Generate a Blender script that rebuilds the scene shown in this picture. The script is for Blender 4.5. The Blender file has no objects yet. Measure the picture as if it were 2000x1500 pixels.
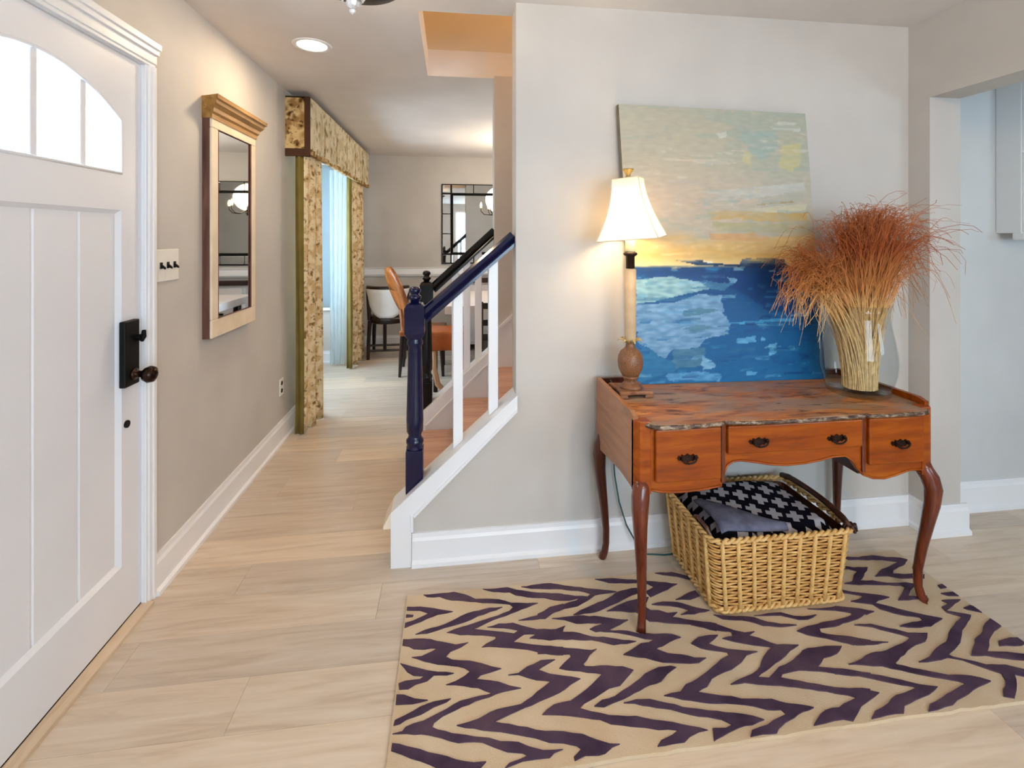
import bpy, bmesh, math, random
from mathutils import Vector, Matrix

# ------------------------------------------------------------------ camera, world, exposure
S = bpy.context.scene
C = S.collection
random.seed(7)
cam_d = bpy.data.cameras.new('camera')
cam = bpy.data.objects.new('camera', cam_d)
C.objects.link(cam)
cam_d.sensor_width = 36.0
cam_d.lens = 920.0 / 2000.0 * 36.0
cam_d.shift_y = -289.0 / 2000.0
cam_d.clip_start = 0.02
cam.location = (0, 0, 1.41)
cam.rotation_euler = (math.radians(90), 0, math.radians(-7.25))
S.camera = cam

W = bpy.data.worlds.new('sky')
S.world = W
W.use_nodes = True
wb = W.node_tree.nodes['Background']
wb.inputs[0].default_value = (0.69, 0.845, 1.0, 1)
wb.inputs[1].default_value = 11.0

S.view_settings.view_transform = 'Standard'
S.view_settings.look = 'None'
S.view_settings.gamma = 1.0
S.view_settings.use_curve_mapping = False
S.view_settings.exposure = 0.40
S.cycles.use_denoising = True
S.cycles.max_bounces = 6
S.cycles.diffuse_bounces = 4
S.cycles.glossy_bounces = 3
S.cycles.use_adaptive_sampling = True
S.cycles.adaptive_threshold = 0.08
S.cycles.adaptive_min_samples = 16
S.cycles.sample_clamp_indirect = 6.0
S.cycles.caustics_reflective = False
S.cycles.caustics_refractive = False


def portal(name, loc, rot, sx, sy):
    """Sky light entering through a window opening (sampling portal, no light of its own)."""
    d = bpy.data.lights.new(name, 'AREA')
    d.shape = 'RECTANGLE'
    d.size = sx
    d.size_y = sy
    d.cycles.is_portal = True
    o = bpy.data.objects.new(name, d)
    C.objects.link(o)
    o.location = loc
    o.rotation_euler = rot


R90 = math.radians(90)
RX_ = 2.235
portal('portal_living', (1.0, -3.02, 1.4), (R90, 0, 0), 1.8, 1.6)
portal('portal_living_side', (RX_ + 0.08, -1.75, 1.4), (0, R90, 0), 1.6, 1.7)
portal('portal_bay_front', (-1.79, 4.58, 1.4), (0, -R90, 0), 1.65, 1.15)
portal('portal_bay_side', (-1.49, 5.48, 1.4), (-R90, 0, 0), 0.42, 1.65)
portal('portal_kitchen', (3.8, -1.62, 1.45), (R90, 0, 0), 1.1, 1.0)


def point(name, loc, energy, col, r=0.03):
    d = bpy.data.lights.new(name, 'POINT')
    d.energy = energy
    d.color = col
    d.shadow_soft_size = r
    o = bpy.data.objects.new(name, d)
    C.objects.link(o)
    o.location = loc
    return o


# ------------------------------------------------------------------ material helpers
def lin(c):
    return tuple(((v / 255.0) / 12.92 if v / 255.0 <= 0.04045 else ((v / 255.0 + 0.055) / 1.055) ** 2.4) for v in c[:3]) + (1.0,)


class NT:
    def __init__(self, name):
        self.m = bpy.data.materials.new(name)
        self.m.use_nodes = True
        self.t = self.m.node_tree
        self.b = self.t.nodes['Principled BSDF']

    def n(self, kind, **kw):
        nd = self.t.nodes.new(kind)
        for k, v in kw.items():
            setattr(nd, k, v)
        return nd

    def l(self, a, b):
        self.t.links.new(a, b)

    def math(self, op, a, b=None, c=None):
        nd = self.n('ShaderNodeMath', operation=op)
        for i, v in enumerate((a, b, c)):
            if v is None:
                continue
            if isinstance(v, (int, float)):
                nd.inputs[i].default_value = v
            else:
                self.l(v, nd.inputs[i])
        return nd.outputs[0]

    def ramp(self, fac, stops, interp='LINEAR'):
        r = self.n('ShaderNodeValToRGB')
        r.color_ramp.interpolation = interp
        e = r.color_ramp.elements
        while len(e) < len(stops):
            e.new(0.5)
        for el, (p, c) in zip(e, stops):
            el.position = p
            el.color = c if len(c) == 4 and max(c) <= 1.0 else lin(c)
        self.l(fac, r.inputs[0])
        return r.outputs[0]

    def noise(self, scale=(1, 1, 1), s=5.0, detail=4, rough=0.5, coord='Object', vec=None, dist=0.0):
        if vec is None:
            vec = self.n('ShaderNodeTexCoord').outputs[coord]
        mp = self.n('ShaderNodeMapping')
        mp.inputs['Scale'].default_value = scale
        self.l(vec, mp.inputs[0])
        nz = self.n('ShaderNodeTexNoise')
        nz.inputs['Scale'].default_value = s
        nz.inputs['Detail'].default_value = detail
        nz.inputs['Roughness'].default_value = rough
        nz.inputs['Distortion'].default_value = dist
        self.l(mp.outputs[0], nz.inputs['Vector'])
        return nz.outputs['Fac']

    def mix(self, fac, a, b, mode='MIX'):
        m = self.n('ShaderNodeMix', data_type='RGBA', blend_type=mode)
        for sock, v in ((m.inputs[0], fac), (m.inputs[6], a), (m.inputs[7], b)):
            if isinstance(v, (int, float)):
                sock.default_value = v
            elif isinstance(v, tuple):
                sock.default_value = v if len(v) == 4 and max(v) <= 1.0 else lin(v)
            else:
                self.l(v, sock)
        return m.outputs[2]

    def bump(self, h, strength=0.2, dist=0.01):
        b = self.n('ShaderNodeBump')
        b.inputs['Strength'].default_value = strength
        b.inputs['Distance'].default_value = dist
        self.l(h, b.inputs['Height'])
        self.l(b.outputs[0], self.b.inputs['Normal'])

    def set(self, col=None, rough=0.5, metal=0.0, spec=0.5, **kw):
        if col is not None:
            if isinstance(col, tuple):
                self.b.inputs['Base Color'].default_value = lin(col)
            else:
                self.l(col, self.b.inputs['Base Color'])
        self.b.inputs['Roughness'].default_value = rough
        self.b.inputs['Metallic'].default_value = metal
        self.b.inputs['Specular IOR Level'].default_value = spec
        for k, v in kw.items():
            self.b.inputs[k].default_value = v
        return self.m


def paint(name, col, rough=0.55, var=4, s=3.0, bump=0, spec=0.3, metal=0.0):
    t = NT(name)
    f = t.noise(s=s, detail=2)
    lo = tuple(max(0, c - var) for c in col)
    hi = tuple(min(255, c + var) for c in col)
    m = t.set(t.ramp(f, [(0.3, lo), (0.7, hi)]), rough, metal, spec)
    if bump:
        t.bump(t.noise(s=180.0, detail=2), bump, 0.002)
    return m


def wood(name, dark, mid, light, scale=(1, 14, 14), s=3.0, rough=0.35, spec=0.5, coat=0.0):
    t = NT(name)
    f = t.noise(scale, s, 6, 0.6, dist=0.6)
    g = t.noise((1, 1, 1), 2.2, 2)
    c = t.ramp(f, [(0.28, dark), (0.5, mid), (0.74, light)])
    c = t.mix(t.math('MULTIPLY', g, 0.35), c, dark)
    m = t.set(c, rough, 0, spec)
    t.b.inputs['Coat Weight'].default_value = coat
    t.bump(f, 0.08, 0.002)
    return m


def emit(name, col, strength):
    t = NT(name)
    m = t.set((255, 255, 255), 0.5)
    t.b.inputs['Emission Color'].default_value = lin(col)
    t.b.inputs['Emission Strength'].default_value = strength
    return m


M = {}
M['wall'] = paint('wall_paint', (202, 197, 191), 0.6)
M['wall_kitchen'] = paint('kitchen_wall_paint', (206, 208, 208), 0.6)
M['ceiling'] = paint('ceiling_paint', (226, 221, 217), 0.8)
M['upper'] = paint('upper_wall_paint', (216, 204, 184), 0.7)
M['trim'] = paint('white_trim', (238, 239, 242), 0.35, 2, spec=0.5)
M['door'] = paint('white_door_paint', (232, 234, 240), 0.38, 2, spec=0.5)
M['plate'] = paint('ivory_plate', (240, 236, 228), 0.35, 2, bump=0)
M['black'] = paint('black_metal', (6, 6, 7), 0.5, 2, bump=0, spec=0.25)
M['bronze'] = paint('dark_bronze', (56, 42, 34), 0.35, 8, bump=0, metal=0.6)
M['navy'] = paint('navy_gloss_paint', (9, 12, 52), 0.16, 4, bump=0.02, spec=0.5)
M['blackgloss'] = paint('black_gloss_paint', (6, 6, 10), 0.25, 3, bump=0.02, spec=0.35)
M['tread'] = wood('stair_tread_oak', (176, 132, 110), (206, 162, 138), (222, 182, 158), (1, 8, 8), 3.0)
M['mirror'] = NT('mirror_glass').set((225, 228, 228), 0.02, 1.0)
M['concrete'] = paint('subfloor', (150, 130, 108), 0.8)


def glass(name, tint=(255, 255, 255), rough=0.0, ior=1.45):
    t = NT(name)
    return t.set(tint, rough, 0, 0.5, **{'Transmission Weight': 1.0, 'IOR': ior})


def thin_glass(name, tint=(245, 250, 252), gloss=0.08):
    """Window pane: mostly clear with a faint reflection, passes light without caustics."""
    t = NT(name)
    tr = t.n('ShaderNodeBsdfTransparent')
    tr.inputs[0].default_value = lin(tint)
    gl = t.n('ShaderNodeBsdfGlossy')
    gl.inputs['Roughness'].default_value = 0.02
    fr = t.n('ShaderNodeFresnel')
    fr.inputs[0].default_value = 1.45
    mx = t.n('ShaderNodeMixShader')
    gm = t.n('ShaderNodeNewGeometry')
    t.l(t.math('MULTIPLY', fr.outputs[0], t.math('SUBTRACT', 1.0, gm.outputs['Backfacing'])), mx.inputs[0])
    t.l(tr.outputs[0], mx.inputs[1])
    t.l(gl.outputs[0], mx.inputs[2])
    t.l(mx.outputs[0], t.n('ShaderNodeOutputMaterial').inputs[0])
    for nd in t.t.nodes:
        if nd.type == 'OUTPUT_MATERIAL':
            nd.is_active_output = not nd.inputs[0].links[0].from_node.type.startswith('BSDF_PRINC')
    return t.m


M['pane'] = thin_glass('window_pane')
M['crystal'] = thin_glass('crystal_glass', (250, 250, 250))


# floor planks: one board per object, tone varies from board to board
def plank_mat():
    t = NT('light_oak_plank')
    info = t.n('ShaderNodeObjectInfo')
    co = t.n('ShaderNodeTexCoord').outputs['Object']
    off = t.n('ShaderNodeVectorMath', operation='ADD')
    cmb = t.n('ShaderNodeCombineXYZ')
    t.l(t.math('MULTIPLY', info.outputs['Random'], 37.0), cmb.inputs[0])
    t.l(t.math('MULTIPLY', info.outputs['Random'], 91.0), cmb.inputs[1])
    t.l(co, off.inputs[0])
    t.l(cmb.outputs[0], off.inputs[1])
    g = t.noise((1.2, 14, 1), 2.0, 6, 0.6, vec=off.outputs[0], dist=0.9)
    k = t.noise((2, 5, 1), 1.6, 3, 0.5, vec=off.outputs[0])
    c = t.ramp(g, [(0.25, (204, 184, 162)), (0.48, (226, 210, 190)), (0.75, (238, 226, 210))])
    c = t.mix(t.ramp(k, [(0.5, (0, 0, 0)), (0.8, (120, 120, 120))]), c, (208, 190, 170))
    v = t.ramp(info.outputs['Random'], [(0.0, (226, 226, 228)), (1.0, (255, 252, 246))])
    c = t.mix(1.0, c, v, 'MULTIPLY')
    m = t.set(c, 0.34, 0, 0.45)
    t.bump(g, 0.05, 0.001)
    return m


M['plank'] = plank_mat()


# ------------------------------------------------------------------ mesh helpers
def box(bm, x0, x1, y0, y1, z0, z1):
    v = [bm.verts.new((x, y, z)) for z in (z0, z1) for y in (y0, y1) for x in (x0, x1)]
    for f in ((0, 2, 3, 1), (4, 5, 7, 6), (0, 1, 5, 4), (2, 6, 7, 3), (0, 4, 6, 2), (1, 3, 7, 5)):
        bm.faces.new([v[i] for i in f])
    return v


def prism(bm, pts, axis, a, b):
    """Extrude a 2D outline along an axis: 'x' -> pts are (y,z), 'y' -> (x,z), 'z' -> (x,y)."""
    def p3(p, k):
        return {'x': (k, p[0], p[1]), 'y': (p[0], k, p[1]), 'z': (p[0], p[1], k)}[axis]
    va = [bm.verts.new(p3(p, a)) for p in pts]
    vb = [bm.verts.new(p3(p, b)) for p in pts]
    n = len(pts)
    fa = bm.faces.new(va)
    fb = bm.faces.new(vb[::-1])
    for i in range(n):
        j = (i + 1) % n
        bm.faces.new((va[j], va[i], vb[i], vb[j]))
    fa.normal_update()
    fb.normal_update()
    bmesh.ops.triangulate(bm, faces=[f for f in (fa, fb) if len(f.verts) > 4])
    return va + vb


def lathe(bm, prof, c=(0, 0, 0), seg=24, a0=0.0, squash=(1, 1)):
    rings = []
    for r, z in prof:
        if r < 1e-5:
            rings.append([bm.verts.new((c[0], c[1], c[2] + z))])
        else:
            rings.append([bm.verts.new((c[0] + r * squash[0] * math.cos(a0 + 2 * math.pi * i / seg),
                                        c[1] + r * squash[1] * math.sin(a0 + 2 * math.pi * i / seg), c[2] + z)) for i in range(seg)])
    for A, B in zip(rings, rings[1:]):
        for i in range(seg):
            j = (i + 1) % seg
            if len(A) == 1 and len(B) == 1:
                continue
            if len(A) == 1:
                bm.faces.new((A[0], B[j], B[i]))
            elif len(B) == 1:
                bm.faces.new((A[i], A[j], B[0]))
            else:
                bm.faces.new((A[i], A[j], B[j], B[i]))
    for Rg, flip in ((rings[0], True), (rings[-1], False)):
        if len(Rg) > 2:
            bm.faces.new(Rg[::-1] if flip else Rg)


def tube(bm, pts, rad, seg=6, closed=False, a0=0.0, flat=1.0):
    pts = [Vector(p) for p in pts]
    n = len(pts)
    rr = rad if isinstance(rad, (list, tuple)) else [rad] * n
    rings = []
    up = Vector((0, 0, 1))
    prev = None
    for i, p in enumerate(pts):
        if closed:
            t = pts[(i + 1) % n] - pts[i - 1]
        else:
            t = pts[min(i + 1, n - 1)] - pts[max(i - 1, 0)]
        t.normalize()
        if prev is None:
            ref = up if abs(t.z) < 0.9 else Vector((0, 1, 0))
            u = t.cross(ref).normalized()
        else:
            u = (prev - t * prev.dot(t)).normalized()
        prev = u
        w = t.cross(u)
        rings.append([bm.verts.new(p + (u * math.cos(a0 + 2 * math.pi * k / seg) + w * flat * math.sin(a0 + 2 * math.pi * k / seg)) * rr[i]) for k in range(seg)])
    m = n if closed else n - 1
    for i in range(m):
        A, B = rings[i], rings[(i + 1) % n]
        for k in range(seg):
            j = (k + 1) % seg
            bm.faces.new((A[k], A[j], B[j], B[k]))
    if not closed:
        bm.faces.new(rings[0][::-1])
        bm.faces.new(rings[-1])


def grid(bm, fn, nu, nv):
    V = [[bm.verts.new(fn(i / nu, j / nv)) for j in range(nv + 1)] for i in range(nu + 1)]
    for i in range(nu):
        for j in range(nv):
            bm.faces.new((V[i][j], V[i + 1][j], V[i + 1][j + 1], V[i][j + 1]))
    return V


def NB():
    return bmesh.new()


def obj(name, bm, mat, parent=None, smooth=False, bevel=0.0, seg=2, solid=0.0, fixn=True):
    if fixn:
        bmesh.ops.recalc_face_normals(bm, faces=bm.faces[:])
    me = bpy.data.meshes.new(name)
    # put the origin at the middle of the base
    if bm.verts:
        xs = [v.co.x for v in bm.verts]
        ys = [v.co.y for v in bm.verts]
        zs = [v.co.z for v in bm.verts]
        o3 = Vector(((min(xs) + max(xs)) / 2, (min(ys) + max(ys)) / 2, min(zs)))
    else:
        o3 = Vector((0, 0, 0))
    for v in bm.verts:
        v.co -= o3
    bm.to_mesh(me)
    bm.free()
    me.materials.append(M[mat] if isinstance(mat, str) else mat)
    if smooth:
        for p in me.polygons:
            p.use_smooth = True
    o = bpy.data.objects.new(name, me)
    C.objects.link(o)
    o.location = o3
    attach(o, parent)
    if solid:
        md = o.modifiers.new('solid', 'SOLIDIFY')
        md.thickness = solid
        md.offset = 0
    if bevel:
        md = o.modifiers.new('bevel', 'BEVEL')
        md.width = bevel
        md.segments = seg
        md.limit_method = 'ANGLE'
        md.angle_limit = math.radians(40)
    return o


def wpos(o):
    p = Vector(o.location)
    while o.parent:
        o = o.parent
        p = p + Vector(o.location)
    return p


def attach(o, parent):
    if parent is not None:
        o.location = Vector(o.location) - wpos(parent)
        o.parent = parent


def tag(o, label, cat, group=None):
    o['label'] = label
    o['category'] = cat
    if group:
        o['group'] = group
    return o


def thing(name, loc, label, cat, group=None):
    o = bpy.data.objects.new(name, None)
    o.empty_display_size = 0.05
    C.objects.link(o)
    o.location = loc
    return tag(o, label, cat, group)


def struct(o):
    o['kind'] = 'structure'
    return o


def sempty(name, loc):
    o = bpy.data.objects.new(name, None)
    o.empty_display_size = 0.05
    C.objects.link(o)
    o.location = loc
    return struct(o)


def B(*a):
    bm = NB()
    box(bm, *a)
    return bm


def copy_tree(o, parent=None, delta=None):
    c = o.copy()
    C.objects.link(c)
    if parent is not None:
        c.parent = parent
    elif delta is not None:
        c.location = Vector(o.location) + Vector(delta)
    for ch in o.children:
        copy_tree(ch, c)
    return c


# ------------------------------------------------------------------ measurements of the place
LX = -1.163      # left wall face
WY = 2.06        # stair wall face
WT = 0.13        # wall thickness
BY = 6.19        # dining room back wall
RX = 2.235       # right wall face
CH = 2.44        # ceiling height
SY0, SY1 = WY + WT, 3.02   # stair run between the two stair walls
SX = 0.28        # left end of the full-height stair walls

# ------------------------------------------------------------------ floor with separate boards
fl = struct(obj('floor', B(-2.2, 5.6, -3.2, 6.5, -0.12, -0.012), 'concrete'))
PW, PL = 0.182, 1.22
plank_mesh = {}


def plank(x0, x1, y0):
    key = round(x1 - x0, 2)
    if key not in plank_mesh:
        bm = NB()
        L = x1 - x0
        box(bm, -L / 2 + 0.0004, L / 2 - 0.0004, -PW / 2 + 0.0004, PW / 2 - 0.0004, -0.012, 0.0)
        me = bpy.data.meshes.new('plank')
        bm.to_mesh(me)
        bm.free()
        me.materials.append(M['plank'])
        plank_mesh[key] = me
    o = bpy.data.objects.new('plank', plank_mesh[key])
    C.objects.link(o)
    o.location = ((x0 + x1) / 2, y0 + PW / 2, 0.0)
    attach(o, fl)


ny = 0
y = -0.4
while y < 6.2:
    off = [0.0, 0.43, 0.86, 0.21, 0.64][ny % 5]
    lo, hi = -1.86, 3.9
    if y > WY + 0.2:
        hi = 1.6          # dining room side, hidden further right
        if y < 3.4:
            lo = -1.3
            hi = -0.1     # hall beside the stairs
    if y < 0.7:
        lo, hi = -1.3, 3.9
    x = lo - off
    while x < hi:
        a, b = max(x, lo), min(x + PL, hi)
        if b - a > 0.03:
            plank(a, b, y)
        x += PL
    y += PW
    ny += 1


# boards out of sight (behind the camera, dining room beyond the stairs, kitchen)
bm = NB()
box(bm, -1.3, 5.5, -3.1, -0.4, -0.012, 0.0)
box(bm, 3.9, 5.5, -0.4, 2.2, -0.012, 0.0)
box(bm, 1.6, 3.3, 3.2, 6.3, -0.012, 0.0)
struct(obj('floor', bm, 'plank'))

# ------------------------------------------------------------------ walls, ceiling
T = 0.14
# left wall: door opening y 1.03..1.965 z<2.07, bay opening y 3.78..5.44 z<2.25
bm = NB()
x0, x1 = LX - T, LX
box(bm, x0, x1, -3.1, 1.03, 0, CH)
box(bm, x0, x1, 1.03, 1.965, 2.07, CH)
box(bm, x0, x1, 1.965, 3.78, 0, CH)
box(bm, x0, x1, 3.78, 5.44, 2.25, CH)
box(bm, x0, x1, 5.44, BY + T, 0, CH)
struct(obj('wall_left', bm, 'wall'))

# bay window recess
bm = NB()
box(bm, -1.90, LX - T, 3.64, 3.78, 0, CH)                       # near cheek
box(bm, -1.90, LX - T, 5.44, 5.58, 0, 0.62)                     # far cheek under the side window
box(bm, -1.90, LX - T, 5.44, 5.58, 2.2, CH)
box(bm, -1.90, -1.68, 5.44, 5.58, 0.62, 2.2)
box(bm, -1.90, -1.76, 3.78, 5.44, 0, 0.62)
box(bm, -1.90, -1.76, 3.78, 5.44, 2.2, CH)
box(bm, -1.90, -1.76, 3.78, 4.005, 0.62, 2.2)
box(bm, -1.90, -1.76, 5.155, 5.44, 0.62, 2.2)
box(bm, -1.76, LX - T, 3.78, 5.44, 2.25, CH)
struct(obj('wall_bay', bm, 'wall'))

# stair wall: full height right of SX, triangular apron left of it
bm = NB()
box(bm, SX, RX + T, WY, WY + WT, 0, CH + 0.17)
prism(bm, [(-0.245, 0.0), (-0.245, 0.20), (SX, 0.67), (SX, 0.0)], 'y', WY, WY + 0.10)
struct(obj('wall_stair', bm, 'wall'))
# far stair wall
bm = NB()
box(bm, SX - 0.01, 3.3, SY1, SY1 + WT, 0, CH)
prism(bm, [(-0.245, 0.0), (-0.245, 0.20), (SX - 0.01, 0.67), (SX - 0.01, 0.0)], 'y', SY1 + 0.02, SY1 + WT - 0.01)
struct(obj('wall_hall', bm, 'wall'))
struct(obj('wall_dining_right', B(3.2, 3.34, SY1, BY + T, 0, CH), 'wall'))
struct(obj('wall_back', B(LX - T, 3.34, BY, BY + T, 0, CH), 'wall'))

# right wall with the wide cased opening to the kitchen
OY1 = 1.955
KX = 2.40
bm = NB()
box(bm, RX, KX, OY1, WY + 0.01, 0, CH)
box(bm, RX, KX, -0.6, OY1, 2.065, CH)
box(bm, RX, KX, -0.9, -0.6, 0, CH)
box(bm, RX, KX, -3.1, -2.6, 0, CH)
box(bm, RX, KX, -2.6, -0.9, 0, 0.6)
box(bm, RX, KX, -2.6, -0.9, 2.2, CH)
struct(obj('wall_right', bm, 'wall'))
bm = NB()
box(bm, KX, 5.5, 2.11, 2.25, 0, CH)
box(bm, 5.36, 5.5, -1.7, 2.11, 0, CH)
box(bm, KX, 3.25, -1.7, -1.56, 0, CH)
box(bm, 4.35, 5.5, -1.7, -1.56, 0, CH)
box(bm, 3.25, 4.35, -1.7, -1.56, 0, 0.95)
box(bm, 3.25, 4.35, -1.7, -1.56, 1.95, CH)
struct(obj('wall_kitchen', bm, 'wall_kitchen'))
# wall behind the camera with a picture window added for daylight
bm = NB()
box(bm, LX - T, 0.1, -3.1, -2.96, 0, CH)
box(bm, 1.9, KX, -3.1, -2.96, 0, CH)
box(bm, 0.1, 1.9, -3.1, -2.96, 0, 0.6)
box(bm, 0.1, 1.9, -3.1, -2.96, 2.2, CH)
struct(obj('wall_front', bm, 'wall'))

# ceiling with the stairwell hole (x > -0.155, y SY0..3.07)
HX, HY1 = -0.155, 3.07
CT = 0.17
bm = NB()
box(bm, LX - T, 5.5, -3.1, SY0, CH, CH + CT)
box(bm, LX - T, 3.4, HY1, BY + T, CH, CH + CT)
box(bm, LX - T, HX, SY0, HY1, CH, CH + CT)
box(bm, -1.9, LX - T, 3.64, 5.58, CH, CH + CT)
struct(obj('ceiling', bm, 'ceiling'))
# upper stairwell
bm = NB()
z0, z1 = CH + CT, 4.9
box(bm, -0.8, 3.4, HY1 + 0.0, HY1 + 0.1, z0, z1)
box(bm, -0.8, 3.4, SY0 - 0.1, SY0, z0 + 0.001, z1)
box(bm, -0.8, -0.7, SY0, HY1, z0, z1)
box(bm, 3.3, 3.4, SY0, HY1, z0 - 0.4, z1)
box(bm, -0.8, 3.4, SY0 - 0.1, HY1 + 0.1, z1, z1 + 0.1)
struct(obj('wall_upper_stairwell', bm, 'upper'))
point('upstairs_lamp_light', (1.1, 2.62, 4.2), 38, (1.0, 0.58, 0.22), 0.08)


# ------------------------------------------------------------------ baseboards and trim
def baseboard(name, p, q, n, h=0.14, t=0.016):
    """Board from p to q on the wall, projecting along n, with a stepped top and a shoe moulding."""
    bm = NB()
    p, q, n = Vector((*p, 0)), Vector((*q, 0)), Vector((*n, 0))
    prof = [(0, 0), (t + 0.012, 0), (t + 0.012, 0.016), (t + 0.002, 0.024), (t, 0.026), (t, h - 0.03), (t * 0.6, h - 0.018), (t * 0.5, h), (0, h)]
    A = [bm.verts.new(p + n * a + Vector((0, 0, z))) for a, z in prof]
    Bv = [bm.verts.new(q + n * a + Vector((0, 0, z))) for a, z in prof]
    bm.faces.new(A)
    bm.faces.new(Bv[::-1])
    for i in range(len(prof)):
        j = (i + 1) % len(prof)
        bm.faces.new((A[i], A[j], Bv[j], Bv[i]))
    return struct(obj(name, bm, 'trim'))


baseboard('baseboard_left', (LX, 2.002), (LX, 3.78), (1, 0), 0.15)
baseboard('baseboard_left_near', (LX, -2.9), (LX, 0.94), (1, 0), 0.15)
baseboard('baseboard_left_far', (LX, 5.44), (LX, BY), (1, 0))
baseboard('baseboard_bay', (-1.76, 5.44), (LX - T, 5.44), (0, -1), 0.14)
baseboard('baseboard_bay_front', (-1.76, 3.78), (-1.76, 5.44), (1, 0), 0.14)
baseboard('baseboard_stair', (-0.17, WY), (RX, WY), (0, -1), 0.137)
baseboard('baseboard_right', (RX, OY1), (RX, WY), (-1, 0), 0.14)
baseboard('baseboard_jamb', (RX - 0.028, OY1), (KX + 0.03, OY1), (0, -1), 0.14)
baseboard('baseboard_kitchen', (KX + 0.02, 2.11), (5.36, 2.11), (0, -1), 0.15)
baseboard('baseboard_back', (LX, BY), (3.2, BY), (0, -1), 0.14)
# chair rail on the dining room wall
bm = NB()
prism(bm, [(BY, 0.89), (BY - 0.02, 0.895), (BY - 0.03, 0.92), (BY - 0.022, 0.95), (BY - 0.012, 0.99), (BY - 0.018, 1.0), (BY, 1.005)], 'x', LX, 3.2)
struct(obj('trim_1', bm, 'trim'))
# front door casing: side and head with stepped profile
bm = NB()
ya, yb = 1.958, 2.004
for a, b, d in ((ya, yb, 0.006), (ya + 0.010, yb, 0.012), (yb - 0.018, yb, 0.018)):
    box(bm, LX - 0.002, LX + d, a, b, 0, 2.066)
cas = struct(obj('trim_2', bm, 'trim', bevel=0.002))
bm = NB()
for a, b, d in ((2.066, 2.15, 0.010), (2.078, 2.15, 0.016), (2.112, 2.152, 0.026), (2.132, 2.156, 0.034)):
    box(bm, LX - 0.002, LX + d, 0.95, 2.008, a, b)
struct(obj('trim_3', bm, 'trim', bevel=0.002))
bm = NB()
box(bm, LX - 0.002, LX + 0.02, 0.95, 1.032, 0, 2.066)
struct(obj('trim_4', bm, 'trim'))
# door jamb and sill
bm = NB()
box(bm, LX - T, LX - 0.002, 1.03, 1.037, 0, 2.07)
box(bm, LX - T, LX - 0.002, 1.9585, 1.965, 0, 2.07)
box(bm, LX - T, LX - 0.002, 1.03, 1.965, 2.0635, 2.07)
struct(obj('trim_5', bm, 'trim'))
bm = NB()
box(bm, LX - 0.012, LX + 0.03, 1.03, 1.965, 0.0, 0.012)
struct(obj('trim_6', bm, wood('pale_sill', (190, 165, 135), (222, 200, 170), (232, 214, 190), (8, 1, 8))))
struct(obj('trim_7', B(LX - T, LX - 0.012, 1.03, 1.965, -0.002, 0.0155), 'black'))

# ------------------------------------------------------------------ front door
DX = -1.176   # face of the door
dr = sempty('door_1', (DX - 0.02, 1.5, 0.016))
DY0, DY1 = 1.040, 1.9555
GY0, GY1, GZ0 = 1.147, 1.853, 1.635


def arc(y):
    return 1.825 + 0.125 * (1 - ((y - 1.5) / 0.353) ** 2)


# slab built around the glass and the recessed panel
bm = NB()
xa, xb = DX - 0.044, DX
box(bm, xa, xb, DY0, GY0, 0.016, 2.0625)
box(bm, xa, xb, GY1, DY1, 0.016, 2.0625)
box(bm, xa, xb, GY0, GY1, 1.503, GZ0)
box(bm, xa, xb, GY0, GY1, 0.016, 0.222)
N = 20
for i in range(N):
    a, b = GY0 + (GY1 - GY0) * i / N, GY0 + (GY1 - GY0) * (i + 1) / N
    prism(bm, [(a, arc(a)), (b, arc(b)), (b, 2.0625), (a, 2.0625)], 'x', xa, xb)
bmesh.ops.remove_doubles(bm, verts=bm.verts[:], dist=0.0004)
obj('door_slab', bm, 'door', dr)
# sloping bead round the panel
bm = NB()
for a in (GY0, GY1 - 0.014):
    prism(bm, [(DX - 0.001, a), (DX - 0.014, a), (DX - 0.014, a + 0.014)] if a == GY0 else [(DX - 0.001, GY1), (DX - 0.014, GY1), (DX - 0.014, a)], 'z', 0.222, 1.503)
prism(bm, [(DX - 0.001, 0.222), (DX - 0.014, 0.222), (DX - 0.014, 0.236)], 'y', GY0, GY1)
prism(bm, [(DX - 0.001, 1.503), (DX - 0.014, 1.503), (DX - 0.014, 1.489)], 'y', GY0, GY1)
obj('panel_bead', bm, 'door', dr)
ys = [GY0, 1.324, 1.507, 1.676, GY1]
for a, b in zip(ys, ys[1:]):
    bm = NB()
    g = 0.006
    prism(bm, [(DX - 0.036, a), (DX - 0.036, b), (DX - 0.019, b), (DX - 0.014, b - g), (DX - 0.014, a + g), (DX - 0.019, a)], 'z', 0.222, 1.503)
    obj('panel_board', bm, 'door', dr)
# arched lights: four panes and three muntins
ms = [GY0, 1.318, 1.5, 1.682, GY1]
for a, b in zip(ms, ms[1:]):
    pts = [(a, GZ0)] + [(b, GZ0)] + [(b + (a - b) * k / 6, arc(b + (a - b) * k / 6)) for k in range(7)]
    bm = NB()
    prism(bm, pts, 'x', DX - 0.028, DX - 0.022)
    obj('pane', bm, 'pane', dr)
for m_ in ms[1:-1]:
    bm = NB()
    box(bm, DX - 0.038, DX - 0.004, m_ - 0.013, m_ + 0.013, GZ0, arc(m_))
    obj('muntin', bm, 'door', dr, bevel=0.004)
bm = NB()
pts = [(GY0, GZ0), (GY1, GZ0)] + [(GY1 + (GY0 - GY1) * k / 24, arc(GY1 + (GY0 - GY1) * k / 24)) for k in range(25)]
tube(bm, [(DX - 0.002, p[0], p[1]) for p in pts], 0.006, 6, closed=True)
obj('glass_bead', bm, 'door', dr, smooth=True)
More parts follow.
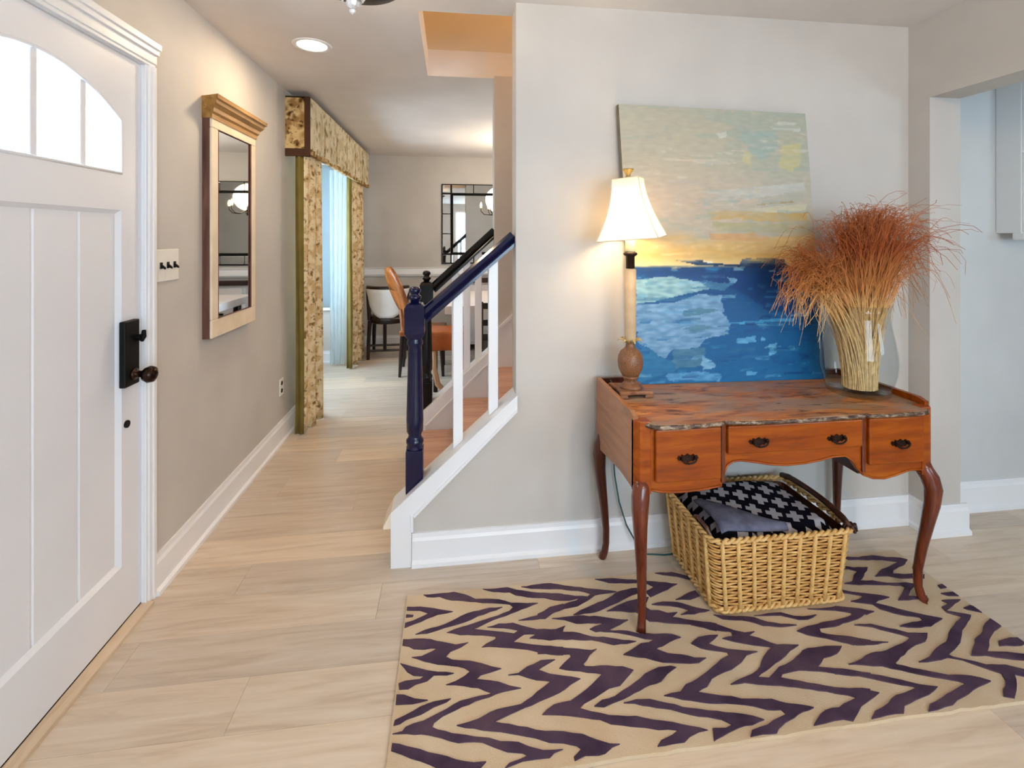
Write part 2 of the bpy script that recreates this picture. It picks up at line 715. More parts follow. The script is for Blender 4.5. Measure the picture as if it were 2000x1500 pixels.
# black keypad lock plate with thumb turn, knob and the bore hole cover below
lock = obj('lock_plate', B(DX, DX + 0.022, 1.838, 1.916, 0.866, 1.103), 'black', dr, bevel=0.004)
bm = NB()
tube(bm, [(DX + 0.02, 1.902, 1.035), (DX + 0.036, 1.902, 1.035)], 0.012, 10)
prism(bm, [(1.896, 1.02), (1.914, 1.035), (1.912, 1.062), (1.902, 1.062), (1.898, 1.045), (1.888, 1.03)], 'x', DX + 0.036, DX + 0.047)
obj('thumb_turn', bm, 'black', lock, bevel=0.002)
bm = NB()
tube(bm, [(DX + 0.02, 1.882, 0.906), (DX + 0.03, 1.882, 0.906), (DX + 0.032, 1.882, 0.906), (DX + 0.05, 1.882, 0.905), (DX + 0.06, 1.882, 0.904),
          (DX + 0.075, 1.882, 0.903), (DX + 0.09, 1.882, 0.902), (DX + 0.098, 1.882, 0.902)],
     [0.022, 0.021, 0.012, 0.012, 0.024, 0.031, 0.027, 0.012], 16)
M['knob'] = paint('oiled_bronze', (52, 36, 30), 0.22, 6, bump=0, metal=0.8)
obj('knob', bm, 'knob', lock, smooth=True)
bm = NB()
tube(bm, [(DX - 0.002, 1.877, 0.726), (DX + 0.006, 1.877, 0.726)], 0.0135, 14)
obj('bore_cover', bm, 'black', dr)

# ------------------------------------------------------------------ bay windows
wn = sempty('window_1', (-1.83, 4.5, 0.62))
bm = NB()
for a, b in ((4.005, 4.055), (4.555, 4.605), (5.105, 5.155)):
    box(bm, -1.85, -1.78, a, b, 0.62, 2.2)
for a, b in ((0.62, 0.67), (1.38, 1.42), (2.15, 2.2)):
    box(bm, -1.845, -1.785, 4.055, 5.105, a, b)
obj('window_frame', bm, 'trim', wn)
for a, b in ((4.055, 4.555), (4.605, 5.105)):
    for c_, d_ in ((0.67, 1.38), (1.42, 2.15)):
        obj('pane', B(-1.82, -1.815, a, b, c_, d_), 'pane', wn)
obj('window_sill', B(-1.77, -1.72, 3.96, 5.16, 0.59, 0.62), 'trim', wn, bevel=0.004)
wn = sempty('window_2', (-1.44, 5.5, 0.62))
bm = NB()
for a, b in ((-1.68, -1.64), (LX - T - 0.04, LX - T)):
    box(bm, a, b, 5.46, 5.52, 0.62, 2.2)
for a, b in ((0.62, 0.66), (1.39, 1.43), (2.16, 2.2)):
    box(bm, -1.64, LX - T - 0.04, 5.462, 5.518, a, b)
obj('window_frame', bm, 'trim', wn)
for c_, d_ in ((0.66, 1.39), (1.43, 2.16)):
    obj('pane', B(-1.64, LX - T - 0.04, 5.488, 5.493, c_, d_), 'pane', wn)
obj('window_sill', B(-1.70, LX - T, 5.40, 5.45, 0.59, 0.62), 'trim', wn, bevel=0.004)
# translucent sheet added over the side window to dim the bright sky
t = NT('pale_sky_dimmer')
tl0 = t.n('ShaderNodeBsdfTranslucent')
t.l(t.ramp(t.noise((60, 1, 3), 3, 3), [(0.3, (92, 110, 116)), (0.7, (112, 128, 132))]), tl0.inputs[0])
df0 = t.n('ShaderNodeBsdfDiffuse')
df0.inputs[0].default_value = lin((222, 234, 238))
mx0_ = t.n('ShaderNodeMixShader')
mx0_.inputs[0].default_value = 0.35
t.l(tl0.outputs[0], mx0_.inputs[1])
t.l(df0.outputs[0], mx0_.inputs[2])
for nd in t.t.nodes:
    if nd.type == 'OUTPUT_MATERIAL':
        t.l(mx0_.outputs[0], nd.inputs[0])
obj('sky_dimmer', B(-1.69, LX - T, 5.448, 5.451, 0.621, 2.199), t.m, wn)
# unseen windows added to bring in more daylight
for nm, xa, xb, yy, za, zb in (('window_added_3', 0.1, 1.9, -3.03, 0.6, 2.2), ('window_added_4', 3.25, 4.35, -1.63, 0.95, 1.95)):
    w_ = sempty(nm, ((xa + xb) / 2, yy, za))
    bm = NB()
    k = 3
    for i in range(k + 1):
        x = xa + (xb - xa - 0.05) * i / k
        box(bm, x, x + 0.05, yy - 0.04, yy + 0.04, za, zb)
    for z in (za, zb - 0.05):
        box(bm, xa, xb, yy - 0.038, yy + 0.038, z, z + 0.05)
    obj('window_frame', bm, 'trim', w_)
    for i in range(k):
        x = xa + (xb - xa - 0.05) * i / k
        obj('pane', B(x + 0.05, x + (xb - xa - 0.05) / k, yy - 0.003, yy + 0.003, za + 0.05, zb - 0.05), 'pane', w_)

w_ = sempty('window_added_5', (RX + 0.08, -1.75, 0.6))  # unseen side window added to throw daylight onto the left wall
bm = NB()
for y_ in (-2.6, -1.775, -0.95):
    box(bm, RX + 0.04, RX + 0.12, y_, y_ + 0.05, 0.6, 2.2)
for z in (0.6, 2.15):
    box(bm, RX + 0.042, RX + 0.118, -2.6, -0.9, z, z + 0.05)
obj('window_frame', bm, 'trim', w_)
for y_ in (-2.55, -1.725):
    obj('pane', B(RX + 0.077, RX + 0.083, y_, y_ + 0.775, 0.65, 2.15), 'pane', w_)

# ------------------------------------------------------------------ staircase
RISE, RUN = 0.19, 0.2165
st = thing('staircase', (0.2, 2.6, 0), 'white staircase with reddish-brown wooden treads rising to the right behind the wall', 'staircase')
sl = (0.712 - 0.235) / (SX + 0.005 + 0.256)


def top(x):
    return 0.235 + sl * (x + 0.256)


for nm, ya, yb in (('near', WY - 0.016, WY + 0.115), ('far', SY1 - 0.012, SY1 + 0.118)):
    bm = NB()
    e = SX + 0.004
    yk = ya + 0.016 if nm == 'near' else yb
    prism(bm, [(-0.258, 0.0), (-0.258, 0.235), (-0.172, top(-0.172)), (-0.172, 0.0)], 'y', ya, yk)
    prism(bm, [(-0.172, 0.205), (-0.172, top(-0.172)), (e, top(e)), (e, 0.64)], 'y', ya, yk)
    if nm == 'far':
        prism(bm, [(-0.25, 0.0), (-0.25, 0.20), (e, 0.66), (e, 0.0)], 'y', SY1 - 0.010, SY1 + 0.018)
    # cap board over the wall under the balustrade
    prism(bm, [(-0.258, 0.19), (-0.258, 0.235), (e, top(e)), (e, top(e) - 0.045)], 'y', ya + 0.004, yb)
    prism(bm, [(-0.258, 0.0), (-0.258, 0.19), (-0.243, 0.2), (-0.243, 0.0)], 'y', ya + 0.016, yb)
    o = obj('stringer', bm, 'trim', st)
    o['label'] = 'white painted stringer board'
    # second step of the skirt moulding
    bm = NB()
    prism(bm, [(-0.165, 0.222), (e, 0.655), (e, 0.64), (-0.160, 0.208)], 'y', ya - 0.006, ya + 0.002)
    prism(bm, [(-0.176, 0.15), (-0.176, 0.225), (-0.164, 0.225), (-0.164, 0.15)], 'y', ya - 0.006, ya + 0.002)
    obj('stringer_bead', bm, 'trim', st, bevel=0.002)
# skirt of the far wall inside the stair
bm = NB()
prism(bm, [(SX, 0.20), (SX, 0.80), (2.0, 0.80 + sl * 1.72), (2.0, 0.20 + sl * 1.72)], 'y', SY1 - 0.014, SY1)
prism(bm, [(SX, 0.79), (SX, 0.815), (2.0, 0.815 + sl * 1.72), (2.0, 0.79 + sl * 1.72)], 'y', SY1 - 0.022, SY1)
obj('wall_skirt', bm, 'trim', st)
for i in range(10):
    xn = -0.19 + RUN * i
    z = RISE * (i + 1)
    y0, y1 = WY + 0.117, SY1 - 0.014
    bm = NB()
    if i == 0:      # first tread wraps round the stringer end as a rounded nosing
        prism(bm, [(xn, z - 0.028), (xn, z - 0.006), (xn + 0.006, z), (xn + RUN + 0.03, z), (xn + RUN + 0.03, z - 0.028)], 'y', y0, y1)
    else:
        prism(bm, [(xn, z - 0.028), (xn, z - 0.006), (xn + 0.006, z), (xn + RUN + 0.03, z), (xn + RUN + 0.03, z - 0.028)], 'y', y0, y1)
    o = obj('tread', bm, 'tread', st, bevel=0.003)
    obj('riser', B(xn + 0.028, xn + 0.043, y0, y1, z - RISE, z - 0.028), 'trim', st)
bm = NB()
prism(bm, [(-0.290, 0.165), (-0.290, 0.178), (-0.258, 0.238), (-0.253, 0.238), (-0.253, 0.165)], 'y', WY - 0.012, WY + 0.112)
o = obj('nosing_block', bm, paint('cream_nosing', (236, 220, 200), 0.4, 4), st, bevel=0.004)


def railing(name, yc, mat, label, rail0, rail1, balx):
    r = thing(name, (-0.163, yc, 0.27), label, 'railing', 'stair railings')
    xc = -0.163
    h = 0.0375
    nw = NB()
    # lower square block cut to the slope of the stringer
    lo, hi = top(xc - h) + 0.0005, top(xc + h) + 0.0005
    va = [nw.verts.new(p) for p in ((xc - h, yc - h, lo), (xc + h, yc - h, hi), (xc + h, yc + h, hi), (xc - h, yc + h, lo))]
    vb = [nw.verts.new(p) for p in ((xc - h, yc - h, 0.475), (xc + h, yc - h, 0.475), (xc + h, yc + h, 0.475), (xc - h, yc + h, 0.475))]
    nw.faces.new(va[::-1])
    nw.faces.new(vb)
    for i in range(4):
        j = (i + 1) % 4
        nw.faces.new((va[i], va[j], vb[j], vb[i]))
    np_ = obj('newel_post', nw, mat, r, bevel=0.004)
    nw = NB()
    lathe(nw, [(0.036, 0.47), (0.038, 0.48), (0.034, 0.492), (0.038, 0.50), (0.038, 0.512), (0.030, 0.522), (0.028, 0.535), (0.036, 0.55),
               (0.0375, 0.60), (0.035, 0.70), (0.0325, 0.80), (0.030, 0.90), (0.029, 0.925), (0.035, 0.935), (0.035, 0.946), (0.030, 0.955), (0.033, 0.972)], (xc, yc, 0), 24)
    obj('turned_shaft', nw, mat, np_, smooth=True)
    nw = NB()
    k = 0.043
    lathe(nw, [(0.030 * 1.414, 0.958), (k * 1.414, 0.985), (k * 1.414, 1.095), (0.034 * 1.414, 1.112), (0.016 * 1.414, 1.118)], (xc, yc, 0), 4, math.pi / 4)
    obj('upper_block', nw, mat, np_, bevel=0.003)
    nw = NB()
    lathe(nw, [(0.018, 1.115), (0.020, 1.125), (0.026, 1.132), (0.030, 1.14), (0.024, 1.148), (0.016, 1.152), (0.020, 1.158), (0.026, 1.166), (0.026, 1.175), (0.018, 1.184), (0, 1.188)], (xc, yc, 0), 20)
    obj('finial', nw, mat, np_, smooth=True)
    # moulded hand rail
    bm = NB()
    prof = [(-0.028, -0.03), (-0.028, -0.018), (-0.020, -0.008), (-0.030, 0.006), (-0.026, 0.022), (-0.012, 0.031), (0.012, 0.031), (0.026, 0.022),
            (0.030, 0.006), (0.020, -0.008), (0.028, -0.018), (0.028, -0.03)]
    A = Vector((rail0[0], yc, rail0[1]))
    Bq = Vector((rail1[0], yc, rail1[1]))
    t = (Bq - A).normalized()
    up = Vector((-t.z, 0, t.x))
    ra = [bm.verts.new(A + Vector((0, a, 0)) + up * b) for a, b in prof]
    rb = [bm.verts.new(Bq + Vector((0, a, 0)) + up * b) for a, b in prof]
    bm.faces.new(ra)
    bm.faces.new(rb[::-1])
    for i in range(len(prof)):
        j = (i + 1) % len(prof)
        bm.faces.new((ra[i], ra[j], rb[j], rb[i]))
    obj('handrail', bm, mat, r)
    s2 = (rail1[1] - rail0[1]) / (rail1[0] - rail0[0])
    for x in balx:
        zt = rail0[1] + s2 * (x - rail0[0]) - 0.026
        w = 0.0215
        bm = NB()
        va = [bm.verts.new((x + dx, yc + dy, top(x + dx) + 0.0005)) for dx, dy in ((-w, -w), (w, -w), (w, w), (-w, w))]
        vb = [bm.verts.new((x + dx, yc + dy, zt + s2 * dx)) for dx, dy in ((-w, -w), (w, -w), (w, w), (-w, w))]
        bm.faces.new(va[::-1])
        bm.faces.new(vb)
        for i in range(4):
            j = (i + 1) % 4
            bm.faces.new((va[i], va[j], vb[j], vb[i]))
        obj('baluster', bm, 'trim', r, bevel=0.003)['label'] = 'white square baluster'
    return r


railing('stair_railing', WY + 0.06, 'navy', 'navy blue newel post and handrail with white balusters on the near side of the stairs',
        (-0.125, 1.055), (SX + 0.0, 1.405), (0.026, 0.183))
railing('stair_railing', SY1 + 0.06, 'blackgloss', 'black newel post and handrail on the far side of the stairs by the dining room',
        (-0.125, 1.07), (SX + 0.0, 1.44), (0.02, 0.095, 0.17))

# ------------------------------------------------------------------ left wall: mirror, switch, outlet
mr = thing('wall_mirror', (LX + 0.02, 2.58, 0.93), 'tall wall mirror with cream frame and gilded crown beside the front door', 'mirror')
FX = LX + 0.043
M['frame_cream'] = paint('cream_frame', (232, 216, 190), 0.4, 8, s=8)
M['gilt'] = wood('gilded_wood', (120, 84, 40), (176, 132, 70), (206, 164, 98), (10, 1, 10), 3, 0.35)
M['frame_brown'] = wood('brown_frame_edge', (70, 40, 34), (112, 74, 62), (140, 98, 82), (6, 6, 1), 3)
fy0, fy1, fz0, fz1 = 2.375, 2.872, 0.925, 1.985
bm = NB()
box(bm, LX, FX - 0.012, fy0, fy1, fz0, fz1)
obj('back_frame', bm, 'frame_brown', mr)
bm = NB()
w = 0.062
for a, b, c_, d_ in ((fy0, fy1, fz0, fz0 + w + 0.025), (fy0, fy1, fz1 - w, fz1), (fy0, fy0 + w, fz0 + w + 0.025, fz1 - w), (fy1 - w, fy1, fz0 + w + 0.025, fz1 - w)):
    box(bm, FX - 0.012, FX, a, b, c_, d_)
fr = obj('frame', bm, 'frame_cream', mr, bevel=0.004)
bm = NB()
i0, i1, j0, j1 = fy0 + w, fy1 - w, fz0 + w + 0.025, fz1 - w
tube(bm, [(FX - 0.004, i0, j0), (FX - 0.004, i1, j0), (FX - 0.004, i1, j1), (FX - 0.004, i0, j1)], 0.006, 4, closed=True)
obj('inner_bead', bm, 'frame_brown', fr)
bm = NB()
box(bm, FX - 0.011, FX - 0.007, i0, i1, j0, j1)
obj('mirror_glass', bm, 'mirror', mr)
bm = NB()
prof = [(LX, 1.965), (FX + 0.004, 1.965), (FX + 0.006, 1.985), (FX + 0.014, 1.995), (FX + 0.018, 2.012), (FX + 0.034, 2.03), (FX + 0.036, 2.045), (FX + 0.046, 2.05), (FX + 0.048, 2.068), (LX, 2.068)]
va = [bm.verts.new((x, fy0 - (max(0, x - FX)) * 0.9 - 0.004, z)) for x, z in prof]
vb = [bm.verts.new((x, fy1 + (max(0, x - FX)) * 0.9 + 0.004, z)) for x, z in prof]
bm.faces.new(va)
bm.faces.new(vb[::-1])
for i in range(len(prof)):
    j = (i + 1) % len(prof)
    bm.faces.new((va[i], va[j], vb[j], vb[i]))
obj('crown', bm, 'gilt', mr)

sw = thing('light_switch', (LX, 2.095, 1.225), 'ivory three-toggle light switch plate beside the front door casing', 'switch')
obj('cover_plate', B(LX, LX + 0.006, 2.016, 2.176, 1.226, 1.356), 'plate', sw, bevel=0.003)
for yy in (2.050, 2.096, 2.142):
    bm = NB()
    box(bm, LX + 0.006, LX + 0.009, yy - 0.007, yy + 0.007, 1.278, 1.304)
    prism(bm, [(LX + 0.007, 1.286), (LX + 0.022, 1.276), (LX + 0.023, 1.283), (LX + 0.007, 1.298)], 'y', yy - 0.004, yy + 0.004)
    obj('toggle', bm, 'black', sw)
ot = thing('wall_outlet', (LX, 3.40, 0.31), 'white wall outlet near the baseboard beside the floral curtain', 'outlet')
obj('cover_plate', B(LX, LX + 0.006, 3.365, 3.435, 0.32, 0.435), 'plate', ot, bevel=0.003)
for z in (0.352, 0.403):
    bm = NB()
    tube(bm, [(LX + 0.005, 3.40, z), (LX + 0.008, 3.40, z)], 0.015, 12)
    obj('socket', bm, 'black', ot)

# ------------------------------------------------------------------ curtains and valance
def floral(name, base, mid, dark, s=16.0):
    t = NT(name)
    v = t.n('ShaderNodeTexVoronoi')
    v.inputs['Scale'].default_value = s
    v.inputs['Randomness'].default_value = 1.0
    co = t.n('ShaderNodeTexCoord').outputs['Object']
    nz = t.n('ShaderNodeTexNoise')
    nz.inputs['Scale'].default_value = s * 1.4
    nz.inputs['Detail'].default_value = 3
    t.l(co, nz.inputs['Vector'])
    ad = t.n('ShaderNodeVectorMath', operation='MULTIPLY_ADD')
    t.l(nz.outputs['Color'], ad.inputs[0])
    ad.inputs[1].default_value = (0.08, 0.08, 0.08)
    t.l(co, ad.inputs[2])
    t.l(ad.outputs[0], v.inputs['Vector'])
    c = t.ramp(v.outputs['Distance'], [(0.18, dark), (0.30, mid), (0.45, base), (0.75, base)])
    f = t.noise(s=s * 0.8, detail=4)
    c = t.mix(t.ramp(f, [(0.48, (0, 0, 0)), (0.60, (255, 255, 255))]), c, mid)
    c = t.mix(t.ramp(t.noise(s=s * 2.1, detail=2), [(0.60, (0, 0, 0)), (0.66, (230, 230, 230))]), c, dark)
    m = t.set(c, 0.9, 0, 0.1)
    t.bump(t.noise(s=400, detail=1), 0.1, 0.001)
    return m


M['floral'] = floral('floral_fabric', (228, 210, 172), (204, 174, 126), (128, 100, 66), 15)
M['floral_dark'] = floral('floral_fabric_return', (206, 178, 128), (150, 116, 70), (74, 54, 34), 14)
M['floral_pale'] = floral('floral_fabric_front', (226, 216, 188), (206, 192, 156), (150, 134, 100), 9)
M['olive'] = paint('olive_lining', (120, 104, 50), 0.85, 8, s=6)
M['brown_trim'] = paint('brown_braid', (72, 46, 28), 0.8, 8)


def curtain(name, y0, y1, x_in, x_out, label, folds, seed):
    rnd = random.Random(seed)
    c = thing(name, ((x_in + x_out) / 2, (y0 + y1) / 2, 0.005), label, 'curtain', 'floral window curtains')
    ph = rnd.random() * 6
    xm, am = (x_in + x_out) / 2 + 0.012, (x_out - x_in) / 2 - 0.012

    def f(u, v):
        yy = y0 + (y1 - y0) * u
        a = am * (0.55 + 0.45 * (1 - v))
        x = xm + a * math.sin(ph + folds * 2 * math.pi * u + 0.4 * math.sin(3 * v + ph)) * (0.75 + 0.25 * math.sin(9 * u + 2))
        k_ = min(1.0, u / 0.12)
        x = (x_in + 0.052) * (1 - k_) + x * k_
        wob = 0.012 * math.sin(5 * v + 8 * u) * (1 - v)
        return (x, yy + wob, 0.006 + 2.04 * v + (0.012 * math.sin(folds * 6 * u) + 0.012 if v == 0 else 0))
    bm = NB()
    grid(bm, f, 64, 24)
    obj('fabric_panel', bm, 'floral', c, smooth=True, solid=0.004)

    def g(u, v):
        x = x_in - 0.005 + (f(0, v)[0] - x_in + 0.005) * u
        return (x, y0 - 0.004 + 0.010 * math.sin(6 * u + 2 * v) + f(0, v)[1] - y0, 0.01 + 2.02 * v)
    bm = NB()
    grid(bm, g, 10, 16)
    obj('lining', bm, 'olive', c, smooth=True, solid=0.003)['label'] = 'olive green lining turned to the wall'
    return c


curtain('curtain', 3.50, 3.90, -1.095, -0.985, 'long floral curtain with olive lining at the near end of the window', 2.6, 3)
curtain('curtain', 5.16, 5.72, -1.10, -1.0, 'long floral curtain at the far end of the window beside the dining chair', 3.2, 5)
# sheer inner curtain
t = NT('sheer_fabric')
tl = t.n('ShaderNodeBsdfTranslucent')
tl.inputs[0].default_value = lin((225, 240, 245))
tp = t.n('ShaderNodeBsdfTransparent')
df = t.n('ShaderNodeBsdfDiffuse')
df.inputs[0].default_value = lin((225, 238, 242))
m1 = t.n('ShaderNodeMixShader')
m1.inputs[0].default_value = 0.35
t.l(tl.outputs[0], m1.inputs[1])
t.l(df.outputs[0], m1.inputs[2])
m2 = t.n('ShaderNodeMixShader')
t.l(t.math('MULTIPLY', t.noise((1, 1, 0.1), 40, 2), 0.55), m2.inputs[0])
t.l(m1.outputs[0], m2.inputs[1])
t.l(tp.outputs[0], m2.inputs[2])
for nd in t.t.nodes:
    if nd.type == 'OUTPUT_MATERIAL':
        t.l(m2.outputs[0], nd.inputs[0])
M['sheer'] = t.m
bm = NB()
grid(bm, lambda u, v: (-1.31 + 0.19 * u * (0.75 + 0.25 * v), 5.30 + 0.016 * math.sin(u * 26 + 1.5 * v) - 0.03 * v, 0.02 + 2.1 * v), 48, 12)
tag(obj('sheer_curtain', bm, 'sheer', smooth=True), 'pale blue translucent sheer curtain hanging inside the window', 'curtain')

va_ = thing('valance', (-1.07, 4.6, 2.0), 'floral box valance with brown braid above the window curtains', 'valance')
VX, VY0, VY1, VZ0, VZ1 = -1.020, 3.484, 5.85, 1.975, 2.392
obj('return_panel', B(LX, VX, VY0, VY0 + 0.02, VZ0 + 0.05, VZ1), 'floral_dark', va_)
obj('return_panel', B(LX, VX, VY1 - 0.02, VY1, VZ0 + 0.05, VZ1), 'floral_dark', va_)


def vf(u, v):
    yy = VY0 + (VY1 - VY0) * u
    return (VX + 0.012 + 0.010 * abs(math.sin(u * math.pi * 6)) * (1 - 0.6 * v), yy, VZ0 + 0.035 + (VZ1 - VZ0 - 0.035) * v)


bm = NB()
grid(bm, vf, 72, 6)
obj('front_panel', bm, 'floral_pale', va_, smooth=False, solid=0.02)
obj('top_board', B(LX, VX + 0.01, VY0, VY1, VZ1 - 0.006, VZ1 + 0.004), 'brown_trim', va_)
bm = NB()
box(bm, LX, VX + 0.004, VY0 - 0.006, VY0 + 0.01, VZ0 - 0.002, VZ0 + 0.052)
obj('braid_band', bm, 'brown_trim', va_)
bm = NB()
box(bm, VX + 0.004, VX + 0.03, VY0 + 0.01, VY1, VZ0 + 0.012, VZ0 + 0.05)
obj('braid_band', bm, 'floral_dark', va_)
bm = NB()
box(bm, VX - 0.012, VX + 0.024, VY0 - 0.012, VY0 + 0.014, VZ0 - 0.004, VZ1 + 0.002)
obj('corner_braid', bm, 'brown_trim', va_, bevel=0.004)
for k in range(1, 6):
    yy = VY0 + (VY1 - VY0) * k / 6
    bm = NB()
    prism(bm, [(yy - 0.012, VZ0 + 0.06), (yy + 0.012, VZ0 + 0.06), (yy + 0.006, VZ1 - 0.09), (yy - 0.006, VZ1 - 0.09)], 'x', VX + 0.012, VX + 0.026)
    obj('pleat', bm, 'floral_dark', va_)

# ------------------------------------------------------------------ ceiling lights
rl = thing('recessed_light', (-0.75, 2.66, CH), 'round recessed ceiling light glowing warm white above the hall', 'light')
bm = NB()
lathe(bm, [(0.074, 0.0), (0.078, -0.004), (0.098, -0.005), (0.102, 0.0)], (-0.75, 2.66, CH - 0.0), 40)
obj('trim_ring', bm, 'trim', rl, smooth=True)
bm = NB()
lathe(bm, [(0, -0.006), (0.05, -0.0058), (0.075, -0.003), (0.076, -0.001), (0, -0.0005)], (-0.75, 2.66, CH), 40)
obj('lens', bm, emit('warm_lamp_lens', (255, 236, 205), 9.0), rl)
d = bpy.data.lights.new('recessed_light_beam', 'AREA')
d.shape = 'DISK'
d.size = 0.14
d.energy = 5.5
d.color = (1.0, 0.76, 0.48)
o = bpy.data.objects.new('recessed_light_beam', d)
C.objects.link(o)
o.location = (-0.75, 2.66, CH - 0.012)

fx = thing('ceiling_fixture', (-0.325, 1.665, 2.16), 'dark bronze ceiling fixture with a crystal drop at the top of the picture', 'light')
cx, cy = -0.322, 1.665
bm = NB()
lathe(bm, [(0, 2.265), (0.09, 2.262), (0.150, 2.272), (0.163, 2.282), (0.165, 2.30), (0.160, 2.312), (0.12, 2.315), (0, 2.316)], (cx, cy, 0), 48)
obj('pan', bm, 'bronze', fx, smooth=True)
bm = NB()
lathe(bm, [(0.012, 2.31), (0.012, 2.40), (0.06, 2.41), (0.065, 2.44), (0, 2.44)], (cx, cy, 0), 24)
obj('stem', bm, 'bronze', fx, smooth=True)
for k in range(4):
    a = k * math.pi / 2 + 0.4
    bm = NB()
    lathe(bm, [(0.008, 2.314), (0.022, 2.33), (0.026, 2.35), (0.018, 2.372), (0, 2.38)], (cx + 0.10 * math.cos(a), cy + 0.10 * math.sin(a), 0), 12)
    obj('bulb', bm, emit('fixture_bulb', (255, 214, 160), 6.0), fx, smooth=True)
bm = NB()
M['crystal_solid'] = paint('cut_crystal', (226, 222, 218), 0.06, 14, s=60, bump=0, spec=0.9)
lathe(bm, [(0.006, 2.268), (0.030, 2.258), (0.033, 2.246), (0.014, 2.236), (0.012, 2.230)], (cx - 0.015, cy, 0), 10)
obj('crystal_cup', bm, 'crystal_solid', fx)
bm = NB()
lathe(bm, [(0, 2.232), (0.017, 2.222), (0.023, 2.208), (0.017, 2.194), (0.006, 2.186), (0.012, 2.180), (0.009, 2.172), (0, 2.166)], (cx - 0.015, cy, 0), 8)
obj('crystal_drop', bm, 'crystal_solid', fx)
for k in range(6):
    a = k * math.pi / 3
    bm = NB()
    lathe(bm, [(0, 2.238), (0.009, 2.230), (0.010, 2.222), (0, 2.206)], (cx - 0.015 + 0.034 * math.cos(a), cy + 0.034 * math.sin(a), 0), 6)
    obj('crystal_bead', bm, 'crystal_solid', fx)
point('ceiling_fixture_light', (cx, cy, 2.385), 12, (1.0, 0.72, 0.44), 0.06)

